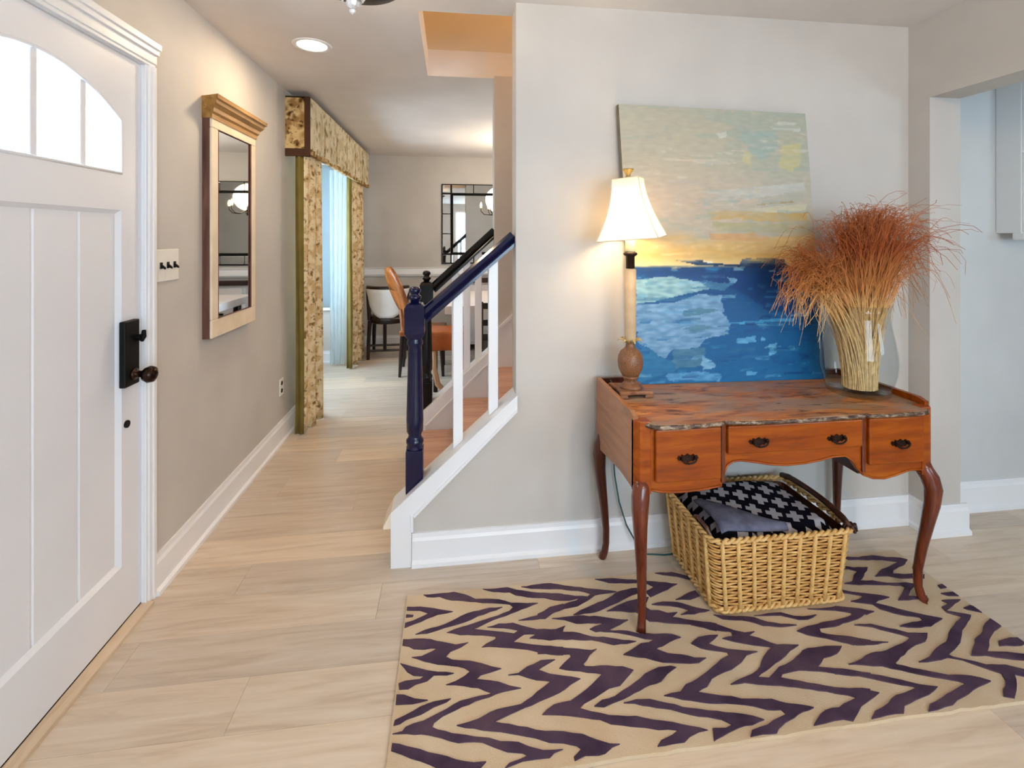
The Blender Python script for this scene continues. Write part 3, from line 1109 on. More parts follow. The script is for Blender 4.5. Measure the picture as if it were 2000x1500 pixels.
# rug stripe outlines and brush strokes
STRIPES = [
[(-0.111,1.864),(-0.038,1.863),(0.007,1.864),(0.049,1.846),(0.089,1.817),(0.178,1.804),(0.224,1.78),(0.325,1.767),(0.281,1.751),(0.238,1.737),(0.176,1.718),(0.125,1.7),(0.089,1.683),(-0.019,1.675),(0.032,1.693),(0.08,1.704),(0.143,1.722),(0.212,1.743),(0.228,1.76),(0.216,1.774),(0.115,1.794),(0.041,1.814),(-0.02,1.829),(-0.048,1.846),(-0.096,1.851)],
[(-0.019,1.676),(0.063,1.685),(0.114,1.669),(0.216,1.642),(0.233,1.653),(0.203,1.664),(0.124,1.681),(0.167,1.691),(0.218,1.688),(0.249,1.671),(0.3,1.649),(0.344,1.639),(0.392,1.637),(0.382,1.597),(0.335,1.599),(0.266,1.616),(0.293,1.629),(0.25,1.634),(0.222,1.617),(0.208,1.608),(0.226,1.604),(0.271,1.59),(0.375,1.567),(0.368,1.537),(0.309,1.55),(0.252,1.573),(0.199,1.586),(0.148,1.596),(0.1,1.601),(0.116,1.613),(0.148,1.627),(0.152,1.637),(0.106,1.649),(0.028,1.66)],
[(0.302,1.649),(0.365,1.641),(0.403,1.652),(0.384,1.627),(0.425,1.622),(0.482,1.596),(0.542,1.583),(0.63,1.557),(0.596,1.552),(0.548,1.553),(0.521,1.565),(0.478,1.582),(0.392,1.594),(0.341,1.605),(0.294,1.609)],
[(0.29,1.585),(0.364,1.568),(0.423,1.554),(0.466,1.543),(0.486,1.546),(0.455,1.526),(0.425,1.496),(0.429,1.488),(0.479,1.484),(0.55,1.472),(0.58,1.456),(0.546,1.431),(0.518,1.41),(0.482,1.406),(0.432,1.384),(0.392,1.37),(0.375,1.358),(0.406,1.344),(0.455,1.327),(0.532,1.315),(0.603,1.292),(0.655,1.275),(0.718,1.252),(0.69,1.25),(0.659,1.242),(0.637,1.23),(0.6,1.23),(0.558,1.229),(0.575,1.243),(0.611,1.252),(0.634,1.262),(0.58,1.27),(0.545,1.281),(0.484,1.295),(0.452,1.302),(0.425,1.318),(0.363,1.334),(0.31,1.346),(0.261,1.353),(0.276,1.365),(0.301,1.378),(0.354,1.383),(0.389,1.4),(0.438,1.429),(0.475,1.455),(0.409,1.473),(0.343,1.491),(0.366,1.51),(0.391,1.527),(0.39,1.537),(0.343,1.545),(0.284,1.552)],
[(-0.168,1.811),(-0.121,1.806),(-0.067,1.791),(0.003,1.767),(-0.02,1.762),(-0.052,1.76),(-0.091,1.746),(-0.131,1.729),(-0.168,1.715),(-0.168,1.736),(-0.139,1.744),(-0.105,1.76),(-0.086,1.77),(-0.119,1.787),(-0.168,1.794)],
[(-0.168,1.775),(-0.141,1.769),(-0.143,1.761),(-0.168,1.761)],
[(-0.128,1.682),(-0.098,1.696),(-0.051,1.705),(-0.003,1.723),(0.033,1.742),(0.079,1.757),(0.14,1.767),(0.188,1.765),(0.163,1.753),(0.095,1.735),(0.045,1.713),(0.0,1.702),(-0.05,1.69),(-0.087,1.681)],
[(0.12,1.864),(0.173,1.86),(0.219,1.861),(0.253,1.843),(0.328,1.819),(0.43,1.799),(0.422,1.766),(0.374,1.783),(0.289,1.801),(0.246,1.816),(0.223,1.835),(0.161,1.845)],
[(0.239,1.696),(0.278,1.693),(0.338,1.691),(0.369,1.712),(0.413,1.728),(0.419,1.751),(0.365,1.742),(0.338,1.725),(0.307,1.708)],
[(0.273,1.857),(0.335,1.861),(0.394,1.861),(0.441,1.843),(0.437,1.827),(0.384,1.831),(0.31,1.843)],
[(0.339,1.854),(0.395,1.859),(0.446,1.841),(0.547,1.811),(0.641,1.785),(0.592,1.781),(0.551,1.777),(0.516,1.755),(0.472,1.734),(0.418,1.728),(0.375,1.716),(0.33,1.697),(0.309,1.692),(0.314,1.716),(0.359,1.737),(0.423,1.749),(0.472,1.76),(0.489,1.772),(0.444,1.764),(0.41,1.768),(0.368,1.782),(0.328,1.797),(0.332,1.817),(0.401,1.804),(0.474,1.783),(0.522,1.774),(0.536,1.786),(0.492,1.808),(0.406,1.829),(0.336,1.84)],
[(-0.168,1.666),(-0.126,1.664),(-0.074,1.655),(-0.034,1.639),(0.012,1.622),(0.055,1.626),(0.03,1.61),(-0.006,1.597),(-0.021,1.58),(0.0,1.566),(0.056,1.555),(0.099,1.539),(0.127,1.525),(0.158,1.514),(0.12,1.505),(0.091,1.5),(0.076,1.488),(0.117,1.478),(0.145,1.47),(0.177,1.453),(0.212,1.441),(0.175,1.438),(0.133,1.432),(0.091,1.422),(0.05,1.41),(0.011,1.399),(-0.028,1.385),(-0.051,1.37),(-0.056,1.358),(-0.04,1.349),(0.0,1.334),(0.06,1.318),(0.102,1.309),(0.133,1.296),(0.182,1.288),(0.209,1.273),(0.246,1.259),(0.3,1.255),(0.274,1.249),(0.26,1.239),(0.223,1.24),(0.187,1.24),(0.155,1.233),(0.138,1.23),(0.151,1.24),(0.201,1.251),(0.19,1.259),(0.149,1.267),(0.117,1.282),(0.083,1.3),(0.017,1.307),(-0.03,1.326),(-0.065,1.338),(-0.127,1.35),(-0.166,1.354),(-0.14,1.357),(-0.131,1.368),(-0.11,1.375),(-0.082,1.379),(-0.052,1.391),(-0.016,1.405),(0.024,1.424),(0.065,1.43),(0.106,1.433),(0.122,1.436),(0.08,1.459),(0.039,1.47),(-0.019,1.481),(0.011,1.489),(0.04,1.503),(0.057,1.517),(0.04,1.531),(-0.003,1.545),(-0.046,1.555),(-0.093,1.573),(-0.133,1.592),(-0.1,1.592),(-0.069,1.605),(-0.048,1.616),(-0.093,1.617),(-0.129,1.623),(-0.145,1.635),(-0.168,1.642)],
[(-0.168,1.574),(-0.133,1.559),(-0.08,1.538),(-0.046,1.528),(0.006,1.517),(-0.017,1.513),(-0.057,1.518),(-0.078,1.501),(-0.113,1.494),(-0.134,1.482),(-0.162,1.484),(-0.166,1.504),(-0.145,1.51),(-0.101,1.51),(-0.087,1.519),(-0.121,1.525),(-0.142,1.54)],
[(-0.168,1.468),(-0.146,1.465),(-0.113,1.449),(-0.072,1.439),(-0.096,1.435),(-0.138,1.435),(-0.167,1.437)],
[(-0.166,1.377),(-0.164,1.391),(-0.137,1.401),(-0.095,1.421),(-0.053,1.432),(-0.003,1.435),(-0.016,1.426),(-0.053,1.416),(-0.088,1.399),(-0.131,1.389),(-0.148,1.379)],
[(-0.164,1.329),(-0.124,1.316),(-0.087,1.304),(-0.038,1.285),(0.01,1.266),(0.057,1.253),(0.09,1.251),(0.077,1.24),(0.056,1.228),(-0.014,1.241),(-0.085,1.275),(-0.134,1.297),(-0.164,1.31)],
[(0.177,1.489),(0.21,1.491),(0.242,1.51),(0.29,1.527),(0.337,1.524),(0.317,1.515),(0.275,1.495),(0.309,1.476),(0.35,1.464),(0.402,1.448),(0.366,1.433),(0.327,1.412),(0.279,1.398),(0.236,1.384),(0.194,1.374),(0.152,1.361),(0.12,1.351),(0.163,1.339),(0.236,1.313),(0.286,1.304),(0.363,1.286),(0.399,1.266),(0.431,1.252),(0.458,1.248),(0.435,1.243),(0.41,1.23),(0.392,1.228),(0.356,1.232),(0.324,1.223),(0.324,1.232),(0.349,1.249),(0.339,1.258),(0.304,1.27),(0.267,1.276),(0.209,1.299),(0.16,1.314),(0.086,1.332),(0.013,1.354),(0.049,1.359),(0.077,1.365),(0.11,1.379),(0.155,1.387),(0.204,1.391),(0.24,1.409),(0.281,1.435),(0.307,1.451),(0.263,1.461),(0.236,1.473),(0.21,1.486)],
[(0.419,1.358),(0.448,1.373),(0.49,1.379),(0.524,1.395),(0.566,1.413),(0.611,1.438),(0.664,1.454),(0.704,1.454),(0.721,1.447),(0.682,1.429),(0.652,1.408),(0.593,1.395),(0.553,1.382),(0.514,1.368),(0.48,1.361),(0.447,1.352)],
[(0.567,1.513),(0.602,1.527),(0.642,1.547),(0.689,1.545),(0.716,1.534),(0.684,1.52),(0.716,1.499),(0.758,1.489),(0.797,1.472),(0.835,1.467),(0.802,1.453),(0.743,1.459),(0.686,1.469),(0.635,1.493)],
[(0.485,1.626),(0.523,1.621),(0.567,1.608),(0.615,1.602),(0.651,1.586),(0.703,1.577),(0.766,1.569),(0.791,1.553),(0.745,1.541),(0.71,1.527),(0.68,1.524),(0.634,1.53),(0.675,1.549),(0.694,1.556),(0.664,1.562),(0.637,1.576),(0.581,1.598),(0.535,1.608)],
[(0.362,1.689),(0.409,1.689),(0.459,1.689),(0.54,1.674),(0.57,1.664),(0.636,1.648),(0.599,1.631),(0.565,1.619),(0.546,1.612),(0.503,1.612),(0.485,1.626),(0.529,1.64),(0.544,1.646),(0.486,1.653),(0.444,1.656),(0.406,1.677)],
[(0.577,1.86),(0.636,1.857),(0.752,1.832),(0.81,1.817),(0.898,1.793),(0.844,1.768),(0.762,1.741),(0.753,1.77),(0.798,1.789),(0.771,1.814),(0.699,1.822),(0.628,1.833)],
[(0.444,1.695),(0.476,1.712),(0.53,1.731),(0.594,1.754),(0.639,1.78),(0.706,1.793),(0.753,1.789),(0.744,1.767),(0.693,1.759),(0.651,1.742),(0.609,1.725),(0.565,1.709),(0.526,1.697)],
[(0.571,1.696),(0.616,1.715),(0.664,1.731),(0.721,1.738),(0.755,1.742),(0.722,1.698),(0.735,1.679),(0.765,1.675),(0.792,1.659),(0.83,1.658),(0.8,1.639),(0.858,1.618),(0.946,1.591),(0.929,1.562),(0.89,1.582),(0.849,1.601),(0.787,1.613),(0.71,1.631),(0.678,1.678),(0.63,1.688)],
[(0.75,1.705),(0.799,1.712),(0.853,1.703),(0.891,1.68),(0.954,1.651),(0.889,1.642),(0.837,1.645),(0.877,1.661),(0.842,1.682),(0.792,1.695)],
[(0.852,1.716),(0.903,1.737),(0.951,1.75),(0.954,1.722),(0.907,1.709)],
[(0.834,1.862),(0.907,1.858),(0.962,1.827),(0.959,1.807),(0.917,1.831),(0.863,1.848)],
[(0.861,1.613),(0.922,1.6),(0.96,1.577),(0.991,1.556),(1.023,1.542),(1.061,1.543),(1.029,1.53),(1.059,1.515),(1.084,1.494),(1.102,1.483),(1.175,1.473),(1.129,1.456),(1.076,1.429),(1.021,1.407),(0.96,1.382),(0.994,1.375),(1.02,1.388),(1.052,1.406),(1.098,1.417),(1.171,1.451),(1.195,1.457),(1.262,1.457),(1.317,1.45),(1.279,1.427),(1.221,1.417),(1.176,1.39),(1.226,1.378),(1.278,1.365),(1.327,1.349),(1.315,1.337),(1.262,1.348),(1.188,1.371),(1.106,1.387),(1.046,1.382),(1.032,1.371),(1.103,1.344),(1.174,1.32),(1.279,1.301),(1.259,1.281),(1.159,1.304),(1.076,1.33),(1.013,1.347),(0.944,1.36),(0.909,1.37),(0.861,1.37),(0.906,1.384),(0.95,1.394),(0.991,1.414),(1.026,1.446),(1.052,1.463),(1.078,1.477),(1.05,1.484),(0.996,1.501),(0.964,1.513),(0.931,1.53),(0.971,1.534),(0.978,1.552),(0.935,1.563),(0.897,1.585),(0.852,1.597)],
[(1.255,1.308),(1.297,1.288),(1.25,1.272),(1.207,1.258),(1.179,1.241),(1.146,1.222),(1.122,1.23),(1.063,1.227),(1.024,1.225),(1.043,1.237),(1.091,1.26),(1.137,1.262),(1.182,1.275),(1.215,1.282),(1.195,1.293),(1.159,1.303)],
[(1.221,1.373),(1.267,1.367),(1.329,1.344),(1.401,1.316),(1.445,1.295),(1.494,1.282),(1.443,1.264),(1.386,1.254),(1.336,1.243),(1.312,1.223),(1.26,1.225),(1.204,1.221),(1.234,1.239),(1.291,1.254),(1.34,1.274),(1.398,1.282),(1.427,1.288),(1.386,1.302),(1.339,1.321),(1.28,1.346),(1.211,1.361)],
[(0.813,1.525),(0.851,1.545),(0.892,1.548),(0.924,1.545),(0.884,1.523),(0.871,1.517),(0.887,1.505),(0.923,1.489),(0.979,1.475),(1.019,1.467),(0.974,1.459),(0.941,1.437),(0.894,1.417),(0.84,1.405),(0.814,1.396),(0.785,1.373),(0.746,1.36),(0.79,1.346),(0.841,1.334),(0.866,1.323),(0.957,1.311),(0.996,1.292),(1.037,1.282),(1.064,1.272),(1.023,1.265),(0.984,1.252),(0.95,1.243),(0.92,1.23),(0.905,1.219),(0.865,1.222),(0.826,1.22),(0.841,1.235),(0.894,1.243),(0.947,1.259),(0.968,1.264),(0.962,1.278),(0.922,1.283),(0.89,1.298),(0.841,1.311),(0.789,1.319),(0.738,1.33),(0.688,1.344),(0.639,1.362),(0.694,1.367),(0.722,1.387),(0.764,1.399),(0.792,1.411),(0.834,1.431),(0.879,1.454),(0.915,1.466),(0.915,1.477),(0.874,1.489),(0.835,1.504)],
[(0.509,1.356),(0.55,1.361),(0.591,1.357),(0.639,1.338),(0.698,1.316),(0.772,1.298),(0.821,1.286),(0.868,1.272),(0.895,1.258),(0.852,1.249),(0.81,1.247),(0.772,1.238),(0.729,1.226),(0.719,1.222),(0.734,1.254),(0.771,1.25),(0.796,1.256),(0.772,1.274),(0.737,1.286),(0.689,1.299),(0.644,1.319),(0.582,1.337),(0.541,1.351)],
[(0.957,1.63),(1.034,1.612),(1.097,1.6),(1.132,1.575),(1.174,1.56),(1.228,1.549),(1.166,1.549),(1.106,1.562),(1.067,1.587),(1.024,1.597),(0.979,1.608)],
[(1.102,1.607),(1.158,1.61),(1.21,1.608),(1.248,1.586),(1.279,1.58),(1.334,1.582),(1.286,1.567),(1.252,1.57),(1.227,1.583),(1.201,1.596),(1.151,1.601)],
[(1.321,1.611),(1.391,1.606),(1.438,1.609),(1.475,1.595),(1.545,1.572),(1.491,1.553),(1.422,1.538),(1.358,1.526),(1.298,1.526),(1.289,1.508),(1.34,1.487),(1.396,1.472),(1.434,1.458),(1.42,1.444),(1.371,1.447),(1.334,1.462),(1.288,1.486),(1.235,1.506),(1.21,1.526),(1.262,1.539),(1.322,1.547),(1.399,1.553),(1.455,1.562),(1.472,1.572),(1.416,1.592)],
[(1.358,1.486),(1.399,1.471),(1.438,1.454),(1.489,1.444),(1.426,1.442),(1.36,1.449),(1.328,1.468),(1.298,1.484),(1.31,1.498)],
[(1.432,1.61),(1.495,1.593),(1.559,1.569),(1.518,1.559),(1.498,1.574),(1.421,1.598)],
[(1.685,1.853),(1.751,1.841),(1.824,1.844),(1.874,1.826),(1.932,1.815),(1.95,1.801),(1.896,1.772),(1.83,1.752),(1.809,1.733),(1.935,1.714),(1.913,1.695),(1.817,1.707),(1.776,1.726),(1.723,1.73),(1.788,1.763),(1.848,1.779),(1.902,1.795),(1.84,1.815),(1.759,1.825),(1.698,1.833)],
[(1.925,1.757),(1.951,1.755),(1.945,1.743),(1.915,1.744)],
[(1.639,1.802),(1.677,1.786),(1.739,1.781),(1.679,1.738),(1.641,1.716),(1.691,1.71),(1.736,1.691),(1.814,1.684),(1.846,1.669),(1.794,1.645),(1.758,1.62),(1.779,1.613),(1.831,1.611),(1.785,1.6),(1.738,1.601),(1.698,1.606),(1.742,1.632),(1.786,1.662),(1.78,1.672),(1.689,1.687),(1.597,1.701),(1.563,1.71),(1.606,1.715),(1.645,1.748),(1.676,1.766),(1.65,1.781),(1.629,1.786)],
[(1.927,1.654),(1.951,1.658),(1.951,1.64),(1.92,1.637)],
[(1.895,1.615),(1.95,1.616),(1.951,1.595),(1.911,1.601)],
[(1.861,1.583),(1.938,1.578),(1.88,1.557),(1.824,1.537),(1.828,1.555),(1.872,1.568)],
[(1.905,1.541),(1.944,1.549),(1.951,1.543),(1.951,1.514),(1.911,1.533)],
[(1.527,1.679),(1.577,1.658),(1.626,1.644),(1.678,1.623),(1.62,1.614),(1.597,1.603),(1.641,1.579),(1.677,1.556),(1.727,1.53),(1.777,1.508),(1.702,1.484),(1.639,1.486),(1.591,1.498),(1.651,1.507),(1.697,1.51),(1.699,1.523),(1.642,1.543),(1.59,1.576),(1.582,1.6),(1.512,1.623),(1.563,1.631),(1.583,1.643),(1.518,1.666)],
[(1.897,1.508),(1.831,1.472),(1.796,1.456),(1.735,1.413),(1.688,1.392),(1.643,1.376),(1.649,1.366),(1.683,1.35),(1.726,1.327),(1.787,1.319),(1.839,1.292),(1.811,1.273),(1.778,1.287),(1.744,1.256),(1.687,1.221),(1.66,1.23),(1.726,1.274),(1.74,1.295),(1.703,1.323),(1.668,1.352),(1.629,1.367),(1.573,1.362),(1.518,1.364),(1.57,1.375),(1.631,1.403),(1.686,1.419),(1.753,1.461),(1.807,1.487),(1.855,1.507),(1.835,1.52),(1.82,1.531),(1.827,1.537),(1.86,1.524)],
[(1.949,1.486),(1.951,1.473),(1.951,1.452),(1.905,1.438),(1.852,1.413),(1.784,1.369),(1.826,1.362),(1.91,1.342),(1.882,1.323),(1.815,1.34),(1.765,1.357),(1.715,1.363),(1.796,1.416),(1.857,1.44),(1.908,1.47)],
[(1.869,1.399),(1.923,1.406),(1.951,1.403),(1.951,1.381),(1.929,1.375),(1.85,1.383)],
[(1.433,1.523),(1.494,1.519),(1.524,1.503),(1.563,1.486),(1.592,1.468),(1.659,1.459),(1.619,1.431),(1.552,1.417),(1.499,1.395),(1.438,1.371),(1.438,1.364),(1.495,1.34),(1.565,1.311),(1.636,1.299),(1.678,1.277),(1.619,1.266),(1.567,1.251),(1.51,1.238),(1.481,1.227),(1.422,1.22),(1.389,1.219),(1.414,1.236),(1.471,1.249),(1.539,1.267),(1.591,1.279),(1.575,1.29),(1.514,1.311),(1.455,1.335),(1.386,1.367),(1.328,1.378),(1.283,1.385),(1.315,1.39),(1.389,1.412),(1.452,1.415),(1.501,1.427),(1.554,1.439),(1.582,1.451),(1.56,1.466),(1.527,1.484),(1.49,1.507)],
]
STROKES = [
((150,172,166),[(0.631,0.922),(0.816,0.926),(0.833,0.883),(0.809,0.834),(0.739,0.818),(0.693,0.836),(0.648,0.874)]),
((190,184,134),[(0.853,0.873),(0.965,0.885),(0.952,0.798),(0.901,0.772),(0.84,0.786)]),
((196,188,146),[(0.643,0.855),(0.686,0.836),(0.683,0.793),(0.654,0.778),(0.636,0.811)]),
((206,214,210),[(0.776,0.939),(0.962,0.941),(0.961,0.931),(0.816,0.931)]),
((196,198,192),[(0.846,0.965),(0.95,0.965),(0.956,0.956),(0.859,0.948)]),
((204,206,198),[(0.502,0.909),(0.556,0.917),(0.561,0.896),(0.514,0.893)]),
((216,200,182),[(0.267,0.805),(0.467,0.811),(0.635,0.797),(0.466,0.792)]),
((170,174,166),[(0.388,0.66),(0.525,0.681),(0.625,0.663),(0.59,0.648),(0.42,0.637)]),
((192,194,188),[(0.371,0.688),(0.594,0.705),(0.968,0.735),(0.969,0.701),(0.659,0.668),(0.457,0.68)]),
((162,138,92),[(0.679,0.649),(0.893,0.663),(0.893,0.656),(0.726,0.645)]),
((206,200,166),[(0.588,0.624),(0.795,0.641),(0.965,0.652),(0.967,0.623),(0.656,0.618)]),
((198,162,92),[(0.422,0.613),(0.52,0.621),(0.724,0.616),(0.973,0.62),(0.974,0.584),(0.721,0.582),(0.586,0.593),(0.443,0.587)]),
((172,166,128),[(0.45,0.585),(0.721,0.577),(0.97,0.579),(0.968,0.54),(0.65,0.543),(0.48,0.545)]),
((204,160,110),[(0.426,0.537),(0.65,0.543),(0.752,0.53),(0.716,0.51),(0.444,0.514)]),
((16,62,122),[(0.333,0.376),(0.797,0.401),(0.88,0.399),(0.875,0.235),(0.697,0.26),(0.565,0.333),(0.431,0.352)]),
((150,190,196),[(0.034,0.372),(0.18,0.381),(0.471,0.342),(0.362,0.329),(0.12,0.292),(0.023,0.283)]),
((124,164,200),[(0.023,0.279),(0.225,0.287),(0.362,0.319),(0.469,0.314),(0.485,0.262),(0.503,0.224),(0.498,0.171),(0.382,0.158),(0.333,0.126),(0.198,0.118),(0.169,0.091),(0.118,0.105),(0.028,0.144),(0.016,0.195)]),
((72,122,150),[(0.263,0.258),(0.357,0.267),(0.478,0.262),(0.356,0.244),(0.268,0.235)]),
((80,128,156),[(0.244,0.193),(0.353,0.206),(0.419,0.196),(0.317,0.178)]),
((62,118,156),[(0.378,0.362),(0.533,0.352),(0.484,0.328),(0.397,0.338)]),
((40,120,168),[(0.028,0.139),(0.118,0.105),(0.202,0.081),(0.206,0.043),(0.111,0.026),(0.017,0.005)]),
((76,126,156),[(0.205,0.118),(0.366,0.126),(0.354,0.06),(0.206,0.053)]),
((132,184,220),[(0.354,0.097),(0.41,0.078),(0.415,0.054),(0.353,0.046)]),
((92,158,206),[(0.165,0.035),(0.339,0.041),(0.46,0.03),(0.445,0.006),(0.163,0.007)]),
((96,168,212),[(0.524,0.152),(0.634,0.163),(0.639,0.141),(0.529,0.133)]),
((96,168,212),[(0.668,0.16),(0.695,0.15),(0.667,0.141)]),
((96,168,212),[(0.707,0.131),(0.749,0.135),(0.739,0.097),(0.711,0.092)]),
((96,168,212),[(0.57,0.037),(0.631,0.031),(0.609,0.018),(0.575,0.023)]),
((70,154,202),[(0.488,0.214),(0.86,0.228),(0.859,0.216),(0.494,0.206)]),
((120,176,210),[(0.501,0.376),(0.554,0.366),(0.533,0.352),(0.506,0.354)]),
((230,228,214),[(0.401,0.441),(0.445,0.441),(0.451,0.423),(0.403,0.421)]),
((230,228,214),[(0.594,0.442),(0.642,0.441),(0.634,0.424),(0.59,0.423)]),
((220,222,214),[(0.662,0.434),(0.69,0.435),(0.682,0.422)]),
((10,44,92),[(0.211,0.441),(0.391,0.442),(0.391,0.433),(0.438,0.43),(0.586,0.425),(0.591,0.445),(0.822,0.447),(0.846,0.409),(0.64,0.414),(0.437,0.418)]),
]

# ------------------------------------------------------------------ rug
RX0, RX1, RY0, RY1, RZ = -0.172, 1.955, 1.215, 1.868, 0.011
t = NT('beige_wool')
c = t.ramp(t.noise((1, 1, 1), 5, 3), [(0.3, (206, 182, 150)), (0.7, (220, 202, 174))])
c = t.mix(t.ramp(t.noise(s=260, detail=2), [(0.35, (0, 0, 0)), (0.65, (70, 70, 70))]), c, (168, 140, 112))
M['rug'] = t.set(c, 0.95, 0, 0.05)
t.bump(t.noise(s=340, detail=2), 0.5, 0.004)
t = NT('plum_wool')
c = t.ramp(t.noise((1, 1, 1), 6, 3), [(0.3, (60, 46, 66)), (0.5, (84, 66, 86)), (0.7, (98, 78, 92))])
M['stripe'] = t.set(c, 0.95, 0, 0.05)
t.bump(t.noise(s=340, detail=2), 0.5, 0.004)
rug = thing('area_rug', ((RX0 + RX1) / 2, (RY0 + RY1) / 2, 0.0), 'beige runner rug with dark purple zigzag zebra stripes under the desk', 'rug')
bm = NB()
nx, nyy = 60, 20
rr = random.Random(2)


def rugp(u, v):
    x = RX0 + (RX1 - RX0) * u
    y_ = RY0 + (RY1 - RY0) * v
    if v in (0.0, 1.0):
        y_ += rr.uniform(-0.003, 0.003)
    return (x, y_, RZ)


grid(bm, rugp, nx, nyy)
ret = bmesh.ops.extrude_face_region(bm, geom=bm.faces[:])
for g_ in ret['geom']:
    if isinstance(g_, bmesh.types.BMVert):
        g_.co.z = 0.0005
obj('pile', bm, 'rug', rug)
bm = NB()
for i, q in enumerate(STRIPES):
    # fray the outline a little so that it reads as tufted wool
    pts = []
    n = len(q)
    for k in range(n):
        a, b = Vector(q[k]), Vector(q[(k + 1) % n])
        L = (b - a).length
        m_ = max(1, int(L / 0.02))
        nr = Vector((-(b - a).y, (b - a).x)).normalized() if L > 1e-6 else Vector((0, 0))
        for j in range(m_):
            p = a + (b - a) * j / m_
            if j:
                p = p + nr * rr.uniform(-0.0022, 0.0022)
            pts.append((p.x, p.y))
    zt = RZ + 0.0022 + 0.00004 * i
    va = [bm.verts.new((x, y_, zt)) for x, y_ in pts]
    f = bm.faces.new(va)
    vb = [bm.verts.new((x, y_, RZ - 0.001)) for x, y_ in pts]
    for k in range(len(pts)):
        j = (k + 1) % len(pts)
        bm.faces.new((va[j], va[k], vb[k], vb[j]))
    f.normal_update()
    bmesh.ops.triangulate(bm, faces=[f])
obj('stripe_pattern', bm, 'stripe', rug, fixn=True)['label'] = 'dark purple tufted zigzag stripes'

# ------------------------------------------------------------------ writing desk
X0, X1, Y0, Y1 = 0.636, 1.824, 1.572, 2.026
ZT = 0.757
M['desk'] = wood('honey_mahogany', (112, 44, 3), (158, 72, 4), (188, 102, 10), (1.2, 9, 9), 3.0, 0.34, 0.35, 0.08)
M['desk_side'] = wood('satin_mahogany_side', (136, 86, 50), (170, 112, 70), (190, 134, 90), (9, 1.2, 9), 3.0, 0.34, 0.5, 0.2)
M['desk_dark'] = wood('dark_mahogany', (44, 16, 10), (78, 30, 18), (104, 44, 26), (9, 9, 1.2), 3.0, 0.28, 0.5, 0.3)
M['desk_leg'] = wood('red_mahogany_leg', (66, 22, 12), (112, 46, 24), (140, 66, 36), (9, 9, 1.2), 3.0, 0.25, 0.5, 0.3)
t = NT('worn_desktop')
f1 = t.noise((1.6, 7, 1), 2.6, 6, 0.62, dist=1.2)
f2 = t.noise((1.2, 3.2, 1), 2.3, 5, 0.6, dist=0.8)
c = t.ramp(f1, [(0.30, (84, 50, 34)), (0.43, (146, 92, 54)), (0.56, (188, 118, 56)), (0.74, (204, 148, 92))])
c = t.mix(t.ramp(f2, [(0.42, (0, 0, 0)), (0.56, (230, 230, 230))]), c, (150, 132, 116))
c = t.mix(t.ramp(t.noise((2, 7, 1), 3.2, 5, 0.7), [(0.56, (0, 0, 0)), (0.66, (220, 220, 220))]), c, (46, 32, 30))
M['desktop'] = t.set(c, 0.42, 0, 0.35)
t = NT('worn_edge')
c = t.ramp(t.noise((9, 20, 20), 3, 5, 0.7), [(0.36, (34, 24, 22)), (0.5, (96, 70, 54)), (0.62, (176, 156, 134)), (0.75, (120, 84, 56))])
M['wornedge'] = t.set(c, 0.45)
M['brass'] = paint('aged_brass', (58, 40, 34), 0.35, 16, s=60, bump=0, metal=0.7)

dk = thing('writing_desk', ((X0 + X1) / 2, (Y0 + Y1) / 2, 0.0), 'antique mahogany writing desk with cabriole legs standing on the rug against the wall', 'desk')
# side panels rise above the top as a low gallery
for xa, xb, mt in ((X0, X0 + 0.018, 'desk_side'), (X1 - 0.018, X1, 'desk')):
    bm = NB()
    prism(bm, [(Y0 + 0.028, 0.512), (Y0 + 0.028, 0.772), (Y0 + 0.06, 0.782), (Y1, 0.782), (Y1, 0.498), (Y1 - 0.06, 0.486), (Y1 - 0.14, 0.496), (Y0 + 0.16, 0.515)], 'x', xa, xb)
    obj('side_panel', bm, mt, dk)
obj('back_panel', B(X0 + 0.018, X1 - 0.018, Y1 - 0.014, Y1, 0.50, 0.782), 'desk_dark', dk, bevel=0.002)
for sx in (0, 1):
    bm = NB()
    p = [(0.0, 0.028), (0.016, 0.006), (0.030, 0.002), (0.056, 0.002), (0.056, 0.045), (0.0, 0.045)]
    p = [((X0 + a) if not sx else (X1 - a), Y0 + b) for a, b in p]
    prism(bm, p, 'z', 0.505, 0.760)
    obj('corner_post', bm, 'desk', dk, bevel=0.003)
apron = [(0.69, 0.517), (0.73, 0.507), (0.80, 0.502), (0.88, 0.505), (0.94, 0.512), (0.957, 0.515), (0.962, 0.53), (0.967, 0.56), (0.978, 0.585), (1.0, 0.598), (1.03, 0.60),
         (1.08, 0.592), (1.15, 0.578), (1.21, 0.572), (1.28, 0.574), (1.345, 0.582), (1.40, 0.592), (1.448, 0.592), (1.475, 0.575), (1.5, 0.54), (1.52, 0.518), (1.56, 0.502),
         (1.608, 0.498), (1.66, 0.508), (1.716, 0.523), (1.77, 0.522), (1.77, 0.744), (0.69, 0.744)]
bm = NB()
prism(bm, apron, 'y', Y0 + 0.006, Y0 + 0.024)
obj('front_apron', bm, 'desk', dk)
bm = NB()
for q in (apron[:6], apron[6:21], apron[20:26]):
    tube(bm, [(a, Y0 + 0.006, b + 0.003) for a, b in q], 0.0045, 6)
obj('apron_bead', bm, 'desk', dk, smooth=True)
bm = NB()
box(bm, 0.950, 0.962, Y0 + 0.024, Y1 - 0.014, 0.515, 0.742)
box(bm, 1.515, 1.527, Y0 + 0.024, Y1 - 0.014, 0.515, 0.742)
box(bm, X0 + 0.018, 0.950, Y0 + 0.045, Y1 - 0.014, 0.520, 0.532)
box(bm, 1.527, X1 - 0.018, Y0 + 0.045, Y1 - 0.014, 0.520, 0.532)
box(bm, 0.962, 1.515, Y0 + 0.024, Y1 - 0.014, 0.605, 0.617)
